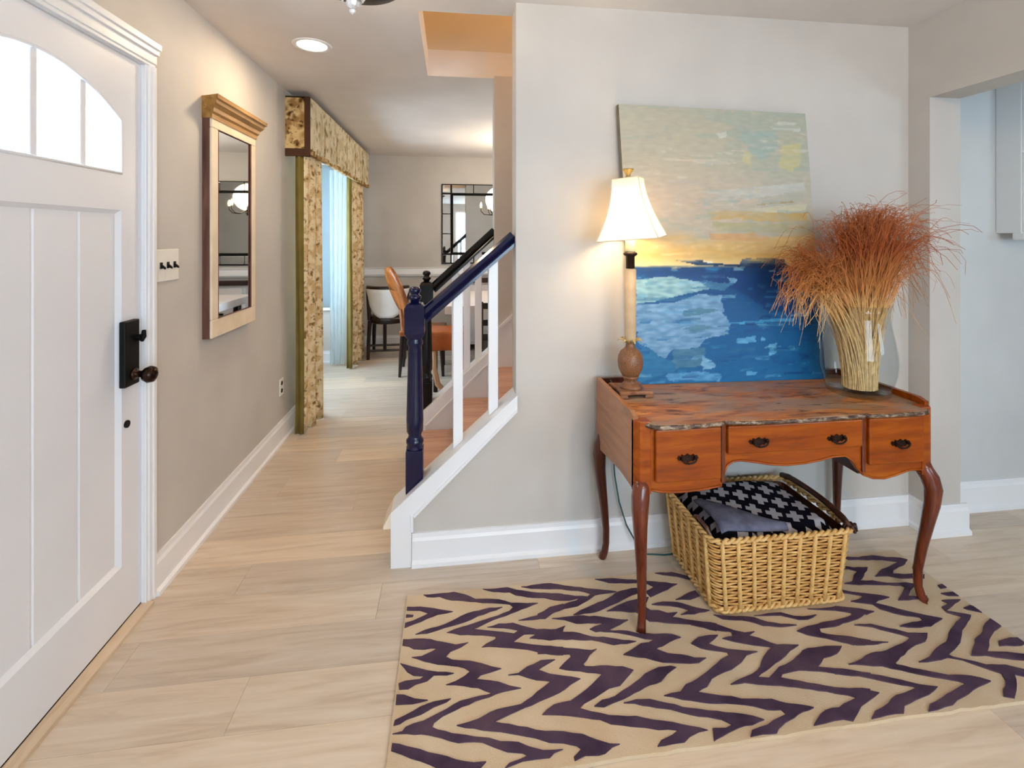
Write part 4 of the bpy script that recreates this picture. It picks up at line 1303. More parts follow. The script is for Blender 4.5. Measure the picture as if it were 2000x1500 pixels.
obj('carcass', bm, 'desk_dark', dk)
# divider strips between the drawers
for x in (0.953, 1.512):
    obj('divider', B(x, x + 0.014, Y0 - 0.001, Y0 + 0.010, 0.53, 0.740), 'desk_leg', dk, bevel=0.002)


def pull(x, z, par):
    bm = NB()
    o2 = [(-0.040, 0.0), (-0.034, 0.008), (-0.026, 0.006), (-0.022, 0.013), (-0.012, 0.008), (0.0, 0.015), (0.012, 0.008), (0.022, 0.013), (0.026, 0.006), (0.034, 0.008), (0.040, 0.0),
          (0.034, -0.008), (0.024, -0.006), (0.020, -0.013), (0.010, -0.009), (0.0, -0.016), (-0.010, -0.009), (-0.020, -0.013), (-0.024, -0.006), (-0.034, -0.008)]
    yf = Y0 - 0.014
    prism(bm, [(x + a, z + b) for a, b in o2], 'y', yf, yf + 0.004)
    for s_ in (-1, 1):
        tube(bm, [(x + s_ * 0.024, yf, z + 0.002), (x + s_ * 0.024, yf - 0.012, z + 0.002)], 0.005, 8)
    bail = [(x + 0.026 * math.cos(a), yf - 0.011, z + 0.002 + 0.017 * math.sin(a)) for a in [math.pi + math.pi * k / 10 for k in range(11)]]
    tube(bm, bail, 0.0035, 6)
    obj('drawer_pull', bm, 'brass', par)


for xa, xb, za, zb, pulls in ((0.704, 0.948, 0.548, 0.734, ((0.82, 0.632),)), (0.974, 1.506, 0.632, 0.734, ((1.09, 0.675), (1.398, 0.67))), (1.534, 1.764, 0.560, 0.734, ((1.66, 0.638),))):
    bm = NB()
    box(bm, xa, xb, Y0 - 0.010, Y0 + 0.02, za, zb)
    dw = obj('drawer', bm, 'desk', dk, bevel=0.006, seg=3)
    for px, pz in pulls:
        pull(px, pz, dw)
# serpentine top
fe = [(0.654, Y0 + 0.04), (0.672, Y0 + 0.01), (0.690, Y0 - 0.014), (0.71, Y0 - 0.022), (0.80, Y0 - 0.026), (0.90, Y0 - 0.024), (0.945, Y0 - 0.020), (0.958, Y0 - 0.008), (0.972, Y0 - 0.014),
      (1.05, Y0 - 0.022), (1.235, Y0 - 0.028), (1.42, Y0 - 0.022), (1.505, Y0 - 0.014), (1.519, Y0 - 0.008), (1.532, Y0 - 0.020), (1.60, Y0 - 0.025), (1.70, Y0 - 0.024), (1.765, Y0 - 0.018),
      (1.79, Y0 + 0.006), (1.806, Y0 + 0.04)]
bm = NB()
prism(bm, fe + [(1.806, Y1 - 0.014), (0.654, Y1 - 0.014)], 'z', 0.744, ZT)
obj('desk_top', bm, 'desktop', dk)
bm = NB()
er = random.Random(4)
tube(bm, [(a, b + 0.002, 0.7475 + er.uniform(-0.001, 0.001)) for a, b in fe], [0.0085 + er.uniform(-0.0015, 0.001) for _ in fe], 8)
obj('edge_moulding', bm, 'wornedge', dk)


def leg(x, y_, ox, oy, mt, z0=0.0, big=1.0):
    prof = [(0.545, 0.000, 0.026), (0.52, 0.004, 0.030), (0.49, 0.014, 0.031), (0.45, 0.020, 0.029), (0.39, 0.018, 0.025), (0.31, 0.010, 0.021), (0.22, 0.001, 0.018),
            (0.13, -0.006, 0.0155), (0.065, -0.006, 0.0145), (0.03, -0.001, 0.0155), (0.012, 0.006, 0.0175), (z0, 0.010, 0.0165)]
    bm = NB()
    tube(bm, [(x + ox * o_ * big, y_ + oy * o_ * big, z) for z, o_, r in prof], [r for z, o_, r in prof], 10, a0=math.pi / 10)
    obj('leg', bm, mt, dk, smooth=True)


leg(X0 + 0.030, Y0 + 0.026, -0.7, -1.0, 'desk_leg', RZ + 0.003)
leg(X1 - 0.034, Y0 + 0.026, 1.0, -1.0, 'desk_leg', RZ + 0.003, 1.2)
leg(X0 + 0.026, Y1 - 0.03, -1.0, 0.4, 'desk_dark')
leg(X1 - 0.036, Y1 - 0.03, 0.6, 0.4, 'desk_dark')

# ------------------------------------------------------------------ painting leaning on the wall
bl, br_, tl_, tr_ = Vector((0.798, 1.982, ZT + 0.001)), Vector((1.692, 1.952, ZT + 0.001)), Vector((0.736, 2.022, 1.999)), Vector((1.647, 2.022, 1.985))
pn = thing('abstract_painting', (1.24, 1.98, ZT), 'abstract seascape canvas of teal sky and deep blue water leaning on the desk', 'painting')


def pq(s_, t_, d=0.0):
    p = bl * (1 - s_) * (1 - t_) + br_ * s_ * (1 - t_) + tl_ * (1 - s_) * t_ + tr_ * s_ * t_
    return p + Vector((0.02, -1, 0.03)).normalized() * d


from mathutils import noise as mnoise
GU, GV = 190, 260
RAMP = [(0.0, (16, 104, 160)), (0.15, (14, 92, 148)), (0.30, (20, 84, 140)), (0.40, (14, 60, 116)), (0.412, (20, 62, 110)), (0.422, (222, 200, 142)), (0.46, (208, 172, 104)),
        (0.515, (206, 178, 128)), (0.54, (180, 174, 156)), (0.66, (194, 178, 160)), (0.80, (182, 176, 156)), (1.0, (168, 172, 156))]


def rampc(v):
    for (a, ca), (b, cb) in zip(RAMP, RAMP[1:]):
        if v <= b:
            k = max(0.0, (v - a) / (b - a))
            return [p + (q - p) * k for p, q in zip(ca, cb)]
    return list(RAMP[-1][1])


def inside(x, y_, q):
    r = False
    n_ = len(q)
    for i_ in range(n_):
        (xa, ya), (xb, yb_) = q[i_], q[(i_ + 1) % n_]
        if (ya > y_) != (yb_ > y_) and x < (xb - xa) * (y_ - ya) / (yb_ - ya) + xa:
            r = not r
    return r


sr = random.Random(11)
dabs = []
for i in range(420):      # short palette-knife dabs
    x, y_ = sr.random(), sr.random()
    w_, h_ = sr.uniform(0.02, 0.16), sr.uniform(0.003, 0.014)
    if y_ < 0.41:
        lf = 1 - x
        c_ = sr.choice([(16, 70, 130), (10, 88, 150), (40, 124, 176), (96, 158, 200), (130, 180, 212), (60, 110, 150), (150, 192, 204)] if sr.random() < 0.35 + 0.5 * lf else [(12, 70, 130), (14, 96, 156), (10, 56, 112), (30, 110, 164)])
        al = sr.uniform(0.25, 0.75)
    elif y_ < 0.52:
        c_ = sr.choice([(216, 184, 116), (200, 160, 90), (226, 204, 150), (196, 176, 128)])
        al = sr.uniform(0.2, 0.5)
    else:
        c_ = sr.choice([(166, 172, 160), (196, 180, 160), (150, 166, 160), (208, 200, 186), (184, 174, 142), (176, 170, 166)])
        al = sr.uniform(0.2, 0.6)
    dabs.append((x, y_, w_, h_, c_, al))
strokes = [(c_, q, min(p[0] for p in q), max(p[0] for p in q), min(p[1] for p in q), max(p[1] for p in q)) for c_, q in STROKES]
cols = []
rows = [[d_ for d_ in dabs if abs(j / GV - d_[1]) < d_[3] * 0.5 + 0.012] for j in range(GV + 1)]
for i in range(GU + 1):
    for j in range(GV + 1):
        s_, t_ = i / GU, j / GV
        n1 = mnoise.noise(Vector((s_ * 5, t_ * 34, 0.3)))
        n2 = mnoise.noise(Vector((s_ * 22, t_ * 90, 4.1)))
        n3 = mnoise.noise(Vector((s_ * 3, t_ * 9, 9.1)))
        x, y_ = s_ + 0.020 * n1 + 0.012 * n2, t_ + 0.004 * n2 + 0.004 * n1
        c_ = rampc(t_ + 0.002 * n2 + (0.030 * n1 if t_ < 0.39 or t_ > 0.46 else 0.0))
        if t_ > 0.53:
            k = max(0, min(1, 0.5 + 0.9 * n3))
            c_ = [a * (1 - 0.5 * k) + b * 0.5 * k for a, b in zip(c_, (156, 170, 158) if s_ > 0.5 + 0.3 * n1 else (194, 178, 154))]
        for (c2, q, xa, xb, ya, yb_) in strokes:
            if xa - 0.01 < x < xb + 0.01 and ya - 0.01 < y_ < yb_ + 0.01 and inside(x, y_, q):
                k = 0.86 + 0.3 * n2 if t_ < 0.43 else 0.66 + 0.5 * n1
                k = max(0.25, min(1.0, k))
                c_ = [a * (1 - k) + b * k for a, b in zip(c_, c2)]
        for (dx_, dy_, w_, h_, c2, al) in rows[j]:
            if abs(x - dx_) < w_ * 0.5 and abs(y_ - dy_ - 0.02 * (x - dx_)) < h_ * 0.5:
                k = al * max(0.0, min(1.0, 0.7 + 1.2 * n2))
                c_ = [a * (1 - k) + b * k for a, b in zip(c_, c2)]
        m_ = 1.0 + 0.05 * n2
        cols.append(tuple(max(0, min(255, v * m_)) for v in c_))
t = NT('painted_sea_and_sky')
at = t.n('ShaderNodeAttribute')
at.attribute_name = 'pigment'
M['canvas'] = t.set(at.outputs['Color'], 0.45, 0, 0.4)
t.bump(t.noise((3, 1, 14), 14, 5, 0.7), 0.3, 0.003)
bm = NB()
grid(bm, lambda u, v: pq(u, v), GU, GV)
cv = obj('canvas', bm, 'canvas', pn)
ca = cv.data.color_attributes.new('pigment', 'FLOAT_COLOR', 'POINT')
flat = []
for c_ in cols:
    flat.extend(lin(c_))
ca.data.foreach_set('color', flat)
M['canvas_edge'] = paint('canvas_edge', (128, 118, 98), 0.7, 12, s=12)
bm = NB()
va = [bm.verts.new(pq(s_, t_, -0.0006)) for s_, t_ in ((0, 0), (1, 0), (1, 1), (0, 1))]
vb = [bm.verts.new(pq(s_, t_, -0.026)) for s_, t_ in ((0, 0), (1, 0), (1, 1), (0, 1))]
bm.faces.new(va)
bm.faces.new(vb[::-1])
for i in range(4):
    j = (i + 1) % 4
    bm.faces.new((va[j], va[i], vb[i], vb[j]))
obj('stretcher', bm, 'canvas_edge', pn)

# ------------------------------------------------------------------ table lamp
LC = (0.735, 1.880)
lp_ = thing('table_lamp', (LC[0], LC[1], ZT), 'candlestick table lamp with lit cream bell shade and pineapple base beside the painting', 'lamp')
M['lamp_wood'] = wood('carved_lamp_wood', (92, 52, 30), (150, 98, 64), (186, 134, 92), (6, 6, 6), 3, 0.4)
M['lamp_candle'] = paint('aged_cream_candle', (206, 178, 142), 0.55, 10, s=20)
M['lamp_leaf'] = paint('antique_gold_leaf', (190, 168, 120), 0.4, 14, s=30, metal=0.3)
bm = NB()
# square foot with lifted corners
k = 0.070
prism(bm, [(LC[0] - k, LC[1] - k), (LC[0], LC[1] - k + 0.012), (LC[0] + k, LC[1] - k), (LC[0] + k - 0.012, LC[1]), (LC[0] + k, LC[1] + k), (LC[0], LC[1] + k - 0.012), (LC[0] - k, LC[1] + k), (LC[0] - k + 0.012, LC[1])], 'z', ZT + 0.012, ZT + 0.026)
for sx in (-1, 1):
    for sy in (-1, 1):
        prism(bm, [(LC[0] + sx * k, LC[1] + sy * k), (LC[0] + sx * (k - 0.035), LC[1] + sy * k), (LC[0] + sx * k, LC[1] + sy * (k - 0.035))], 'z', ZT + 0.0005, ZT + 0.013)
obj('foot', bm, 'lamp_wood', lp_, bevel=0.003)
bm = NB()
lathe(bm, [(0.045, ZT + 0.026), (0.040, ZT + 0.034), (0.030, ZT + 0.044), (0.024, ZT + 0.052), (0.028, ZT + 0.062), (0.036, ZT + 0.075)], (*LC, 0), 24)
obj('pedestal', bm, 'lamp_wood', lp_, smooth=True)
bm = NB()
lathe(bm, [(0.030, 0.828), (0.040, 0.842), (0.049, 0.862), (0.0525, 0.888), (0.050, 0.912), (0.040, 0.932), (0.026, 0.944), (0.020, 0.95), (0.018, 0.965), (0.020, 0.975)], (*LC, 0), 28)
tt = NT('pineapple_carving')
ck = tt.n('ShaderNodeTexVoronoi')
ck.inputs['Scale'].default_value = 60
tt.set(tt.ramp(ck.outputs['Distance'], [(0.2, (176, 124, 84)), (0.6, (112, 72, 46))]), 0.4)
tt.bump(ck.outputs['Distance'], -0.6, 0.004)
obj('pineapple', bm, tt.m, lp_, smooth=True)
for i in range(7):
    a = i * 2 * math.pi / 7 + 0.2
    d_ = Vector((math.cos(a), math.sin(a), 0))
    bm = NB()
    base = Vector((*LC, 0.962))
    pts = [base + d_ * r_ + Vector((0, 0, z_)) for r_, z_ in ((0.012, 0.0), (0.026, 0.018), (0.042, 0.022), (0.056, 0.012))]
    tube(bm, pts, [0.007, 0.010, 0.008, 0.001], 6, flat=0.4)
    obj('leaf', bm, 'lamp_leaf', lp_, smooth=True)
bm = NB()
lathe(bm, [(0.022, 0.972), (0.0235, 0.985), (0.0235, 1.27), (0.019, 1.275)], (*LC, 0), 20)
obj('candle_column', bm, 'lamp_candle', lp_, smooth=True)
bm = NB()
lathe(bm, [(0.018, 1.272), (0.018, 1.325), (0.026, 1.330), (0.030, 1.336), (0.026, 1.342), (0.016, 1.345)], (*LC, 0), 20)
obj('collar', bm, 'bronze', lp_, smooth=True)
bm = NB()
lathe(bm, [(0.020, 1.344), (0.0215, 1.35), (0.020, 1.395), (0.014, 1.40)], (*LC, 0), 16)
obj('candle_sleeve', bm, paint('ivory_sleeve', (238, 220, 170), 0.5, 6), lp_, smooth=True)
bm = NB()
lathe(bm, [(0.012, 1.40), (0.013, 1.43), (0.030, 1.465), (0.033, 1.49), (0.024, 1.515), (0, 1.525)], (*LC, 0), 18)
obj('bulb', bm, emit('lamp_bulb', (255, 222, 170), 10.0), lp_, smooth=True)
# flared square shade, slightly askew
t = NT('cream_silk_shade')
tl2 = t.n('ShaderNodeBsdfTranslucent')
tl2.inputs[0].default_value = lin((255, 246, 228))
df2 = t.n('ShaderNodeBsdfDiffuse')
df2.inputs[0].default_value = lin((244, 234, 216))
m1 = t.n('ShaderNodeMixShader')
m1.inputs[0].default_value = 0.22
t.l(tl2.outputs[0], m1.inputs[1])
t.l(df2.outputs[0], m1.inputs[2])
for nd in t.t.nodes:
    if nd.type == 'OUTPUT_MATERIAL':
        t.l(m1.outputs[0], nd.inputs[0])
M['shade'] = t.m
tilt = Matrix.Translation((LC[0], LC[1], 1.52)) @ Matrix.Rotation(math.radians(-5.0), 4, 'Y') @ Matrix.Rotation(math.radians(-33), 4, 'Z')
prof = []
for k_ in range(13):
    f = k_ / 12
    prof.append((0.055 + 0.068 * (f ** 1.75), 0.128 - 0.248 * f))


def sq(h, a):
    c_, s_ = math.cos(a), math.sin(a)
    e = 0.16
    return (h * math.copysign(abs(c_) ** e, c_) if abs(c_) > 1e-9 else 0, h * math.copysign(abs(s_) ** e, s_) if abs(s_) > 1e-9 else 0)


bm = NB()
SEG = 48
rings = []
for h, z in prof:
    rings.append([bm.verts.new(tilt @ Vector((*sq(h, 2 * math.pi * i / SEG + 0.001), z))) for i in range(SEG)])
for A, Bq in zip(rings, rings[1:]):
    for i in range(SEG):
        j = (i + 1) % SEG
        bm.faces.new((A[i], A[j], Bq[j], Bq[i]))
shd = obj('lamp_shade', bm, 'shade', lp_, smooth=True)
M['shade_trim'] = paint('cream_trim', (240, 226, 200), 0.8, 4)
bm = NB()
for h, z in (prof[0], prof[-1]):
    tube(bm, [tilt @ Vector((*sq(h, 2 * math.pi * i / SEG + 0.001), z)) for i in range(SEG)], 0.0025, 6, closed=True)
for q_ in range(4):
    a = math.pi / 4 + q_ * math.pi / 2
    tube(bm, [tilt @ Vector((h * 0.985 * math.copysign(1, math.cos(a)), h * 0.985 * math.copysign(1, math.sin(a)), z)) for h, z in prof], 0.002, 5)
obj('shade_piping', bm, 'shade_trim', shd, smooth=True)
bm = NB()
lathe(bm, [(0.004, 1.52), (0.004, 1.645), (0.012, 1.65), (0.014, 1.655), (0.009, 1.660), (0.011, 1.668), (0.022, 1.682), (0.024, 1.688), (0, 1.689)], (LC[0] - 0.01, LC[1], 0), 16)
obj('finial', bm, paint('brass_finial', (190, 160, 96), 0.3, 10, metal=0.6), lp_, smooth=True)
bm = NB()
tube(bm, [(0.70, 1.96, ZT + 0.004), (0.695, 2.005, ZT + 0.01), (0.694, 2.010, ZT + 0.018)], 0.0032, 6)
obj('cord', bm, paint('dark_green_cord', (52, 92, 92), 0.5, 4), lp_, smooth=True)
crd = [(0.694, 2.0315, 0.765), (0.700, 2.034, 0.70), (0.712, 2.036, 0.56), (0.716, 2.036, 0.44), (0.722, 2.034, 0.34), (0.742, 2.032, 0.22), (0.772, 2.022, 0.12), (0.81, 2.0, 0.05), (0.85, 1.985, 0.008), (0.93, 1.975, 0.0045), (1.05, 1.98, 0.0045)]
bm = NB()
tube(bm, crd, 0.0034, 6)
obj('cord', bm, paint('dark_teal_cord', (52, 92, 92), 0.5, 4), lp_, smooth=True)
point('table_lamp_light', (LC[0], LC[1], 1.47), 12.0, (1.0, 0.70, 0.40), 0.046)

# ------------------------------------------------------------------ glass vase and dried grass
VC = (1.676, 1.765)
vs = thing('glass_vase', (VC[0], VC[1], ZT), 'clear glass hourglass vase holding dried grass on the right of the desk', 'vase')
outer = [(0, 0.0), (0.098, 0.0), (0.110, 0.006), (0.116, 0.02), (0.122, 0.05), (0.132, 0.09), (0.136, 0.13), (0.134, 0.17), (0.126, 0.22), (0.116, 0.27), (0.110, 0.31), (0.110, 0.34), (0.116, 0.37)]
inner = [(0.113, 0.37), (0.107, 0.34), (0.107, 0.31), (0.113, 0.27), (0.123, 0.22), (0.131, 0.17), (0.133, 0.13), (0.129, 0.09), (0.119, 0.05), (0.110, 0.024), (0, 0.020)]
bm = NB()
lathe(bm, outer + inner, (VC[0], VC[1], ZT + 0.0008), 48)
M['vase'] = thin_glass('clear_vase_glass', (246, 248, 248))
obj('vase_body', bm, 'vase', vs, smooth=True)

gr = random.Random(21)
t = NT('dried_grass')
gco = t.n('ShaderNodeTexCoord').outputs['Object']
sp = t.n('ShaderNodeSeparateXYZ')
t.l(gco, sp.inputs[0])
hz = t.math('ADD', sp.outputs[2], t.math('MULTIPLY', t.math('SUBTRACT', t.noise(s=14, detail=3), 0.5), 0.16))
c = t.ramp(hz, [(0.10, (244, 212, 154)), (0.30, (236, 194, 130)), (0.42, (200, 134, 76)), (0.58, (158, 80, 42)), (0.75, (176, 106, 64))])
c = t.mix(t.ramp(t.noise(s=70, detail=2), [(0.4, (0, 0, 0)), (0.7, (160, 160, 160))]), c, (120, 62, 36))
M['grass'] = t.set(c, 0.8, 0, 0.15)
bm = NB()


def bez(P, k):
    u = 1 - k
    return P[0] * u ** 3 + P[1] * 3 * u * u * k + P[2] * 3 * u * k * k + P[3] * k ** 3


base0 = Vector((VC[0] + 0.008, VC[1], ZT + 0.024))
for i in range(1700):
    a = gr.uniform(0, 2 * math.pi)
    r = 0.058 * math.sqrt(gr.random())
    cl = gr.random()
    if cl < 0.27:          # drooping cluster on the left
        dx, dy = gr.uniform(-0.36, -0.17), gr.gauss(-0.02, 0.05)
        az = gr.uniform(1.27, 1.40)
        tz = az - abs(gr.gauss(0.10, 0.09))
        px = dx * 0.9
    elif cl < 0.80:        # main head
        dx, dy = gr.gauss(0.05, 0.12), gr.gauss(0.0, 0.09)
        dx = max(-0.22, min(0.27, dx))
        az = 1.545 - 0.9 * abs(dx - 0.10) ** 1.5 + gr.gauss(0, 0.02)
        tz = az - abs(gr.gauss(0.02, 0.09))
        px = dx * 0.55
    else:                  # right side spray
        dx, dy = gr.uniform(0.12, 0.29), gr.gauss(0.0, 0.08)
        az = gr.uniform(1.32, 1.52)
        tz = az - abs(gr.gauss(0.05, 0.12))
        px = dx * 0.7
    P0 = base0 + Vector((r * math.cos(a) * 1.1, r * math.sin(a), 0))
    P1 = Vector((P0.x + dx * 0.04, P0.y + dy * 0.05, 1.10 + gr.uniform(-0.02, 0.03)))
    dy = min(dy, 0.2)
    P2 = Vector((VC[0] + px, VC[1] + dy * 0.7, az + 0.05))
    P3 = Vector((VC[0] + dx, VC[1] + dy, tz))
    P = (P0, P1, P2, P3)
    w1, w2, ph = gr.uniform(0.004, 0.024), gr.uniform(7, 22), gr.uniform(0, 6)
    pts = []
    for k in range(15):
        kk = k / 14
        p = bez(P, kk)
        p = p + Vector((math.sin(ph + w2 * kk), math.cos(ph * 1.3 + w2 * kk), 0)) * w1 * kk * kk
        pts.append(p)
    rb = gr.uniform(0.0011, 0.0021)
    tube(bm, pts, [rb * (1.0 - 0.6 * k / 14) for k in range(15)], 3)
for i in range(70):        # stray wisps
    s_ = gr.choice((-1, 1, 1))
    q0 = Vector((VC[0] + (gr.uniform(0.1, 0.22) if s_ > 0 else gr.uniform(-0.30, -0.2)), VC[1] + gr.gauss(0, 0.04), gr.uniform(1.24, 1.46)))
    e = Vector((s_ * gr.uniform(0.03, 0.12), gr.gauss(0, 0.02), gr.uniform(-0.22, 0.03)))
    tube(bm, [q0 + e * k / 5 + Vector((0, 0, 0.04 * math.sin(k / 5 * 3))) for k in range(6)], 0.0008, 3)
go = obj('dried_grass_bunch', bm, 'grass')
go['kind'] = 'stuff'
tag(go, 'bunch of reddish tan dried grass spilling out of the glass vase', 'dried grass')

# ------------------------------------------------------------------ wicker basket with blanket
BX0, BX1, BY0, BY1, BZ0, BZ1 = 0.972, 1.488, 1.632, 1.985, 0.0165, 0.292
bk = thing('wicker_basket', ((BX0 + BX1) / 2, (BY0 + BY1) / 2, 0.012), 'rectangular honey wicker basket on the rug under the desk', 'basket')
M['wicker'] = wood('honey_wicker', (160, 100, 44), (222, 172, 98), (246, 210, 144), (12, 12, 12), 3, 0.5)
M['wicker2'] = wood('pale_wicker', (190, 136, 70), (232, 190, 120), (248, 218, 160), (12, 12, 12), 3, 0.5)
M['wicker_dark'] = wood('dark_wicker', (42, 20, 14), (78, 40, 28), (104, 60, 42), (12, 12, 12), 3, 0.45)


def rrect(s_, f):
    """point and outward normal on a rounded rectangle outline, s in 0..1, f 0 bottom..1 top (flares)"""
    gx = 0.004 + 0.024 * f
    x0, x1, y0, y1 = BX0 - gx, BX1 + gx, BY0 - gx * 0.6, BY1 + gx * 0.9
    r = 0.035
    Lx, Ly = x1 - x0 - 2 * r, y1 - y0 - 2 * r
    arcL = math.pi * r / 2
    tot = 2 * Lx + 2 * Ly + 4 * arcL
    d = (s_ % 1.0) * tot
    segs = [('l', (x0 + r, y0), (1, 0), Lx), ('a', (x1 - r, y0 + r), -math.pi / 2, arcL), ('l', (x1, y0 + r), (0, 1), Ly), ('a', (x1 - r, y1 - r), 0, arcL),
            ('l', (x1 - r, y1), (-1, 0), Lx), ('a', (x0 + r, y1 - r), math.pi / 2, arcL), ('l', (x0, y1 - r), (0, -1), Ly), ('a', (x0 + r, y0 + r), math.pi, arcL)]
    for kind, p, q, L in segs:
        if d <= L:
            if kind == 'l':
                return Vector((p[0] + q[0] * d, p[1] + q[1] * d, 0)), Vector((q[1], -q[0], 0))
            a = q + d / r
            n_ = Vector((math.cos(a), math.sin(a), 0))
            return Vector((p[0], p[1], 0)) + n_ * r, n_
        d -= L
    return Vector((x0 + r, y0, 0)), Vector((0, -1, 0))


NS = 30
ROWS = 22
bm = NB()
for rw in range(ROWS):
    f = (rw + 0.5) / ROWS
    z = BZ0 + 0.014 + (BZ1 - BZ0 - 0.03) * f
    pts = []
    n = NS * 4
    for k in range(n):
        s_ = k / n
        p, nn = rrect(s_, f)
        amp = 0.0030 * math.cos(math.pi * s_ * NS + (math.pi if rw % 2 else 0))
        pts.append(p + nn * amp + Vector((0, 0, z)))
    tube(bm, pts, 0.0044, 5, closed=True)
o = obj('woven_strands', bm, 'wicker', bk, smooth=True)
o['kind'] = 'stuff'
for k in range(NS):
    bm = NB()
    pts = []
    for j in range(6):
        f = j / 5
        p, nn = rrect((k + 0.0) / NS, f)
        pts.append(p + nn * 0.0045 + Vector((0, 0, BZ0 + 0.004 + (BZ1 - BZ0 - 0.008) * f)))
    tube(bm, pts, 0.0080, 8)
    obj('stake', bm, 'wicker2', bk, smooth=True)
# plaited foot and rim
for nm, f, z, rad, mt in (('base_braid', 0.0, BZ0 + 0.010, 0.0085, 'wicker2'), ('rim_braid', 1.0, BZ1, 0.009, 'wicker2')):
    bm = NB()
    for ph in (0, math.pi):
        n = 260
        pts = []
        for k in range(n):
            p, nn = rrect(k / n, f)
            a = ph + k / n * 2 * math.pi * 34
            pts.append(p + nn * (0.006 * math.cos(a) + 0.004) + Vector((0, 0, z + 0.006 * math.sin(a))))
        tube(bm, pts, rad * 0.7, 6, closed=True)
    obj(nm, bm, mt, bk, smooth=True)
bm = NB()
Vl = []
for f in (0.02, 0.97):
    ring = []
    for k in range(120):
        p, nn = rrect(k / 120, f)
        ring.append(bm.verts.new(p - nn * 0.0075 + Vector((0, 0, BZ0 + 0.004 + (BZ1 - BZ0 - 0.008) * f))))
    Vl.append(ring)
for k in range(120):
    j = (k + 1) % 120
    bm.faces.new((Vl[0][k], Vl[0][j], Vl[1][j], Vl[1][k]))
obj('gap_shade', bm, 'wicker_dark', bk, solid=0.003)  # dark sheet behind the weave, stands in for shade in its gaps
obj('base_board', B(BX0, BX1, BY0, BY1, BZ0, BZ0 + 0.01), 'wicker', bk)
# dark wrapped handles lying on the side rims
for sx, a0_ in ((1, 0.0), (-1, 0.0)):
    xh = (BX1 + 0.026) if sx > 0 else (BX0 - 0.022)
    bm = NB()
    y0h, y1h = (BY0 + 0.0, BY1 + 0.02) if sx > 0 else (BY0 + 0.0, BY0 + 0.12)
    pts = [(xh - sx * 0.01, y0h + 0.01, BZ1 - 0.03), (xh, y0h, BZ1 + 0.004), (xh, y0h + 0.03, BZ1 + 0.018)]
    pts += [(xh, y0h + (y1h - y0h) * k / 8, BZ1 + 0.022 + (0.012 * math.sin(math.pi * k / 8) if sx > 0 else 0)) for k in range(2, 8)] + [(xh, y1h, BZ1 + 0.012)]
    tube(bm, pts, 0.0125 if sx > 0 else 0.007, 8)
    if sx > 0:
        for k in range(7):
            a = k / 7 * 2 * math.pi
            tube(bm, [(xh, y0h + 0.01, BZ1), (xh + 0.02 * math.cos(a), y0h - 0.006 + 0.016 * math.sin(a), BZ1 + 0.012), (xh + 0.026 * math.cos(a + 0.6), y0h + 0.016 * math.sin(a + 0.6), BZ1 - 0.012)], 0.0065, 5)
    obj('handle', bm, 'wicker_dark' if sx > 0 else 'frame_brown', bk, smooth=True)

bt = thing('folded_blanket', (1.23, 1.81, 0.10), 'folded black blanket with grey plus signs lying in the wicker basket', 'blanket')
t = NT('cross_pattern_knit')
co = t.n('ShaderNodeTexCoord').outputs['Object']
mp = t.n('ShaderNodeMapping')
mp.inputs['Rotation'].default_value = (0, 0, math.radians(24))
mp.inputs['Scale'].default_value = (13.5, 13.5, 1)
t.l(co, mp.inputs[0])
se = t.n('ShaderNodeSeparateXYZ')
t.l(mp.outputs[0], se.inputs[0])
row = t.math('FLOOR', se.outputs[1])
ax = t.math('ABSOLUTE', t.math('SUBTRACT', t.math('FRACT', t.math('ADD', se.outputs[0], t.math('MULTIPLY', row, 0.5))), 0.5))
ay = t.math('ABSOLUTE', t.math('SUBTRACT', t.math('FRACT', se.outputs[1]), 0.5))


def both(a, la, b, lb):
    return t.math('MULTIPLY', t.math('LESS_THAN', a, la), t.math('LESS_THAN', b, lb))


pl = t.math('MAXIMUM', both(ax, 0.15, ay, 0.42), both(ay, 0.15, ax, 0.40))
c = t.mix(pl, (14, 14, 26), (172, 170, 178))
M['knit'] = t.set(c, 0.95, 0, 0.1)
t.bump(t.noise(s=220, detail=2), 0.4, 0.003)
M['slate'] = paint('slate_blue_knit', (104, 106, 128), 0.95, 16, s=24, bump=0.3)


def bl_top(x, y_):
    u, v = (x - BX0) / (BX1 - BX0), (y_ - BY0) / (BY1 - BY0)
    e = min(1, min(u, 1 - u) / 0.10) * min(1, min(v, 1 - v) / 0.10)
    e = math.sin(e * math.pi / 2)
    return 0.255 + 0.045 * e + 0.012 * math.sin(5 * u + 2) * math.sin(4 * v + 1) + 0.014 * v


bm = NB()
grid(bm, lambda u, v: (BX0 + 0.014 + (BX1 - BX0 - 0.028) * u, BY0 + 0.014 + (BY1 - BY0 - 0.028) * v, bl_top(BX0 + 0.002 + (BX1 - BX0 - 0.004) * u, BY0 + 0.002 + (BY1 - BY0 - 0.004) * v)), 36, 26)
ret = bmesh.ops.extrude_face_region(bm, geom=bm.faces[:])
for g_ in ret['geom']:
    if isinstance(g_, bmesh.types.BMVert):
        g_.co.z = 0.08
obj('patterned_fold', bm, 'knit', bt, smooth=True)
bm = NB()


def pf(u, v):
    # plain turned-back flap over the front left corner
    x = BX0 + 0.03 + 0.27 * u
    y_ = BY0 + 0.020 + (0.185 * (1 - u) + 0.02) * v
    return (x, y_, bl_top(x, y_) + 0.006 + 0.010 * math.sin(math.pi * v))


grid(bm, pf, 20, 10)
obj('plain_fold', bm, 'slate', bt, smooth=True, solid=0.012)

